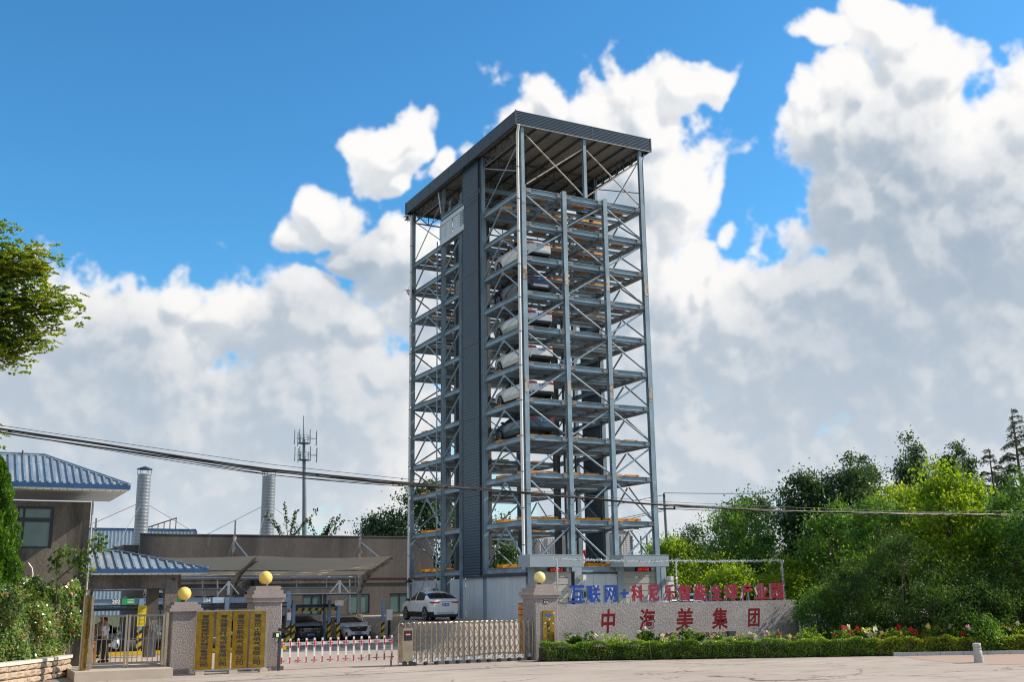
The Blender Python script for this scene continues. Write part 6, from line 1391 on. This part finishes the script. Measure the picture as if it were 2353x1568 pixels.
tp = 2.0 + .18 * np.sin(X * 3.1) + .12 * np.sin(X * 7.3 + 1); lo = -.62 + .75 * np.clip((X + 24.6) / 1.0, 0, 1) ** 1.5; dep = np.abs(rng.normal(size=n)) * .38 + .0; lumps = .16 * np.sin(X * 5.7 + u * 6) + .14 * np.sin(u * 11 + X * 2.3)
P = np.stack([X + .55 * (dep - .3) * -.8, yc + .1 + dep * 1.5 + lumps, lo + (tp - lo) * u + rng.normal(size=n) * .05], 1); O = np.tile(np.array([[.6, -.7, -.25]]), (n, 1)); V, F = leaves(P, .12, O, .25, .15, .62, 0., 1.1)
k = rng.random(n) < .07; kk = np.repeat(k, 4); o = bpy.data.objects.new('foliage', fastmesh('foliage', V[~kk] - np.array(wl(t)), np.arange((~k).sum() * 4).reshape(-1, 4), F_['rose'])); C.objects.link(o); o.parent = t
cl = P[rng.choice(n, 190)] + np.array([.04, -.12, 0]); Q = (cl[:, None, :] + rng.normal(size=(190, 12, 3)) * .07).reshape(-1, 3); V, F = leaves(Q, .085, None, 0, .1, .8); o = bpy.data.objects.new('seed_heads', fastmesh('seed_heads', V - np.array(wl(t)), F, F_['brown'])); C.objects.link(o); o.parent = t
b = MB()
for i in range(70): x = random.uniform(-28, -23.9); y = float(np.interp(x, [-28.6, -26.4, -25.2, -24.4, -23.5], [-12.4, -10.2, -8.7, -7.4, -6.6])) + random.uniform(.1, .7); b.tube([(x, y, -.66), (x + random.gauss(0, .15), y + random.gauss(0, .1), .1), (x + random.gauss(0, .3), y + random.gauss(0, .15), random.uniform(.6, 1.8))], [.016, .012, .006], 4)
part('stems', b, M['bark_pale'], t)
flowers(t, [(-25.55, -9.3, 2.22), (-24.45, -7.8, 1.98), (-24.75, -8.0, 1.9), (-24.2, -7.5, 2.05), (-24.05, -7.3, 1.7), (-25.9, -9.9, 1.65), (-23.9, -7.1, 1.2), (-24.6, -7.9, .25)], .10, F_['fp'])
solo('bed_soil', MB().add([(-6.0, -10.9, G + .05), (3.7, -15.35, G + .05), (9.75, -18.1, G + .05), (24, -24.4, G + .05), (24, -9.9, G + .05), (9.7, -9.4, G + .05), (-4.3, -9.4, G + .05)], [tuple(range(7))]), M['bark'], 'dark planting bed behind the clipped hedge', 'flower bed', None, 'structure')
# clipped hedge along the street, and the bed of roses behind it
hp_ = [(-5.72, -11.15), (-3, -12.25), (3.7, -15.45), (9.75, -18.15), (24, -24.5)]
def hedge_at(s):
    p, d = along(hp_, s); return p, Vector((d.y, -d.x, 0))
HL = sum(math.dist(a, b) for a, b in zip(hp_[:-1], hp_[1:])); t = thing('clipped_hedge', 'long low clipped hedge along the street in front of the sign wall', 'hedge', (3, -15, G)); 
for part_i, (s0, s1, mm, n) in enumerate(((0, 14.5, 'hedge', 24000), (14.5, HL, 'hedgey', 26000))):
    S_ = rng.uniform(s0, s1, n); bx_ = [hedge_at(float(s)) for s in S_]; base_ = np.array([[p.x, p.y, G] for p, d in bx_]); nn = np.array([[d.x, d.y, 0] for p, d in bx_]); face = rng.random(n); h = .74 + .05 * np.sin(S_ * 3.3) + .04 * np.sin(S_ * 7.9); w = .55
    front = face < .58; z = np.where(front, h * rng.uniform(.05, 1, n), h - np.abs(rng.normal(size=n)) * .06); off = np.where(front, .05 * np.sin(S_ * 5) + .04 * np.sin(z * 15 + S_ * 3) - np.abs(rng.normal(size=n)) * .09, -rng.uniform(0, w, n))
    if part_i == 0: off = off - .25 * np.clip(1 - S_ / .35, 0, 1)
    P = base_ + nn * off[:, None] + np.array([0, 0, 1]) * z[:, None] + rng.normal(size=(n, 3)) * .02; V, F = leaves(P, .075, nn * .5 + np.array([0, 0, .5]), .5, .35, .6)
    o = bpy.data.objects.new('foliage', fastmesh('foliage', V - np.array(wl(t)), F, F_[mm])); C.objects.link(o); o.parent = t
b = MB()
for i in range(60):
    p, d = hedge_at(HL * i / 60); q, d2 = hedge_at(HL * (i + 1) / 60); b.bar(p - d * .42 + Vector((0, 0, G + .29)), q - d2 * .42 + Vector((0, 0, G + .29)), .5, .5)
part('twig_core', b, M['twig'], t)
for i in range(26):
    p, d = hedge_at(random.uniform(0, 16)); p = p + d * .06 + Vector((0, 0, G)); b = MB(); b.tube([p, p + Vector((random.gauss(0, .1), random.gauss(0, .05), .4)), p + Vector((random.gauss(0, .25), random.gauss(0, .1), random.uniform(.6, .85)))], [.006, .006, .004], 4); part('dry_stalk', b, M['bark_pale'], t)
def rosebush(s, back, h, w, label, mm, fl, nf, spiky=False):
    p, d = hedge_at(s); c = p - d * back; t = thing('rose_bush', label, 'rose bush', (c.x, c.y, G), 'rose bushes behind the clipped hedge'); h *= .98; w *= 1.15; n = int(760 * w * (h + .4)); k = 14
    st_ = [(c.x + random.gauss(0, w * .42), c.y + random.gauss(0, .22), G + h * random.uniform(.7, 1.12)) for _ in range(k)]; P = []; b = MB()
    for e in st_:
        b.tube([(c.x + random.gauss(0, .1), c.y, G + .05), ((c.x + e[0]) / 2, (c.y + e[1]) / 2, G + h * .6), e], [.012, .01, .005], 4)
        for q in range(n // k): u = random.random() ** .7; P.append((c.x + (e[0] - c.x) * u + random.gauss(0, .09), c.y + (e[1] - c.y) * u + random.gauss(0, .09), G + .25 + (e[2] - G - .25) * u + random.gauss(0, .06)))
    V, F = leaves(np.array(P), .10 if not spiky else .16, None, 0, .25, .6); o = bpy.data.objects.new('foliage', fastmesh('foliage', V - np.array(wl(t)), F, F_[mm])); C.objects.link(o); o.parent = t; part('stems', b, M['bark'], t)
    for i in range(nf): e = st_[i % k]; flowers(t, [(e[0] + random.gauss(0, .06), e[1] - .05, e[2] + random.uniform(-.06, .05))], random.uniform(.15, .21), F_[random.choice(fl)])
rosebush(1.9, 1.1, 1.05, .8, 'leggy castor like plant left of the bright bush, no flowers', 'vine', ['fw'], 1, True)
rosebush(3.3, 1.0, .98, .8, 'bright light green bush below the first carved character', 'light', ['fy'], 0)
rosebush(4.7, 1.05, 1.1, .9, 'leafy plant with large leaves below the second carved character', 'vine', ['fw'], 2, True)
rosebush(5.7, .9, .98, .7, 'bush with cream roses between the second and third carved characters', 'hedge', ['fw', 'fy'], 5)
rosebush(6.6, 1.1, 1.15, .8, 'dark bush with reddish stems and large leaves', 'vine', ['fw'], 1, True)
rosebush(7.9, .95, 1.0, .75, 'bush with one orange and yellow rose', 'hedge', ['fy'], 3)
rosebush(9.0, 1.0, .95, .7, 'small green bush with pale roses just right of the spotlight', 'hedge', ['fw'], 3)
rosebush(10.3, .9, .95, .5, 'sparse rose with a pink bloom midway between spotlight and wall end', 'hedge', ['fr', 'fp'], 2)
rosebush(12.0, .8, 1.15, .8, 'tall pale green rose shoots at the sign wall end', 'light', ['fy'], 1)
rosebush(13.3, .8, 1.08, .8, 'bush crowded with red roses, cream ones on top', 'hedge', ['fr', 'fr', 'fr', 'fw'], 9)
rosebush(14.3, .8, 1.1, .7, 'bush of red and white roses beside the wall end', 'hedge', ['fr', 'fw', 'fy'], 7)
for i in range(13):
    rosebush(15.3 + i * .53, random.uniform(.65, 1.2), random.uniform(.92, 1.2), .62, ('rose bush with yellow blooms right of the wall end', 'low rose bush with orange blooms', 'rose bush with a cluster of red blooms', 'tall rose bush with a single red bloom', 'pale leafed rose bush, few blooms', 'rose bush of mixed red and cream blooms', 'rose bush before the greyish shrub', 'rose bush with pink buds', 'rose bush just behind the bollard, deep red blooms', 'rose bush with pale yellow blooms just right of the bollard', 'second rose bush right of the bollard, cream blooms', 'rose bush with one bright red bloom near the right edge', 'rose bush at the right edge')[i], random.choice(['hedge', 'light', 'hedge']), [['fy'], ['fy', 'fr'], ['fr'], ['fr'], ['fy'], ['fr', 'fw'], ['fr', 'fy'], ['fp'], ['fr'], ['fy', 'fw'], ['fw'], ['fr', 'fw'], ['fy', 'fw']][i], random.randint(2, 5) if i != 3 else 1)
sp = thing('garden_spotlight', 'black garden spotlight in front of the carved word', 'spotlight', (3.6, -12.2, G)); part('stake', MB().tube([(3.6, -12.2, G), (3.6, -12.2, G + .75)], .02, 6), M['black'], sp); part('lamp_box', MB().box(3.42, -12.3, G + .72, 3.82, -12.1, G + 1.02), M['trimd'], sp)
fe = thing('iron_fence', 'black iron bar fence behind the right end of the sign wall', 'fence', (12, -9, G)); part('rail', MB().box(9.9, -8.65, .6, 15, -8.6, .65), M['trimd'], fe); part('rail', MB().box(9.9, -8.65, -1.1, 15, -8.6, -1.05), M['trimd'], fe)
for i in range(40): part('bar', MB().tube([(9.95 + i * .128, -8.62, G + .05), (9.95 + i * .128, -8.62, .85)], .012, 5), M['trimd'], fe)
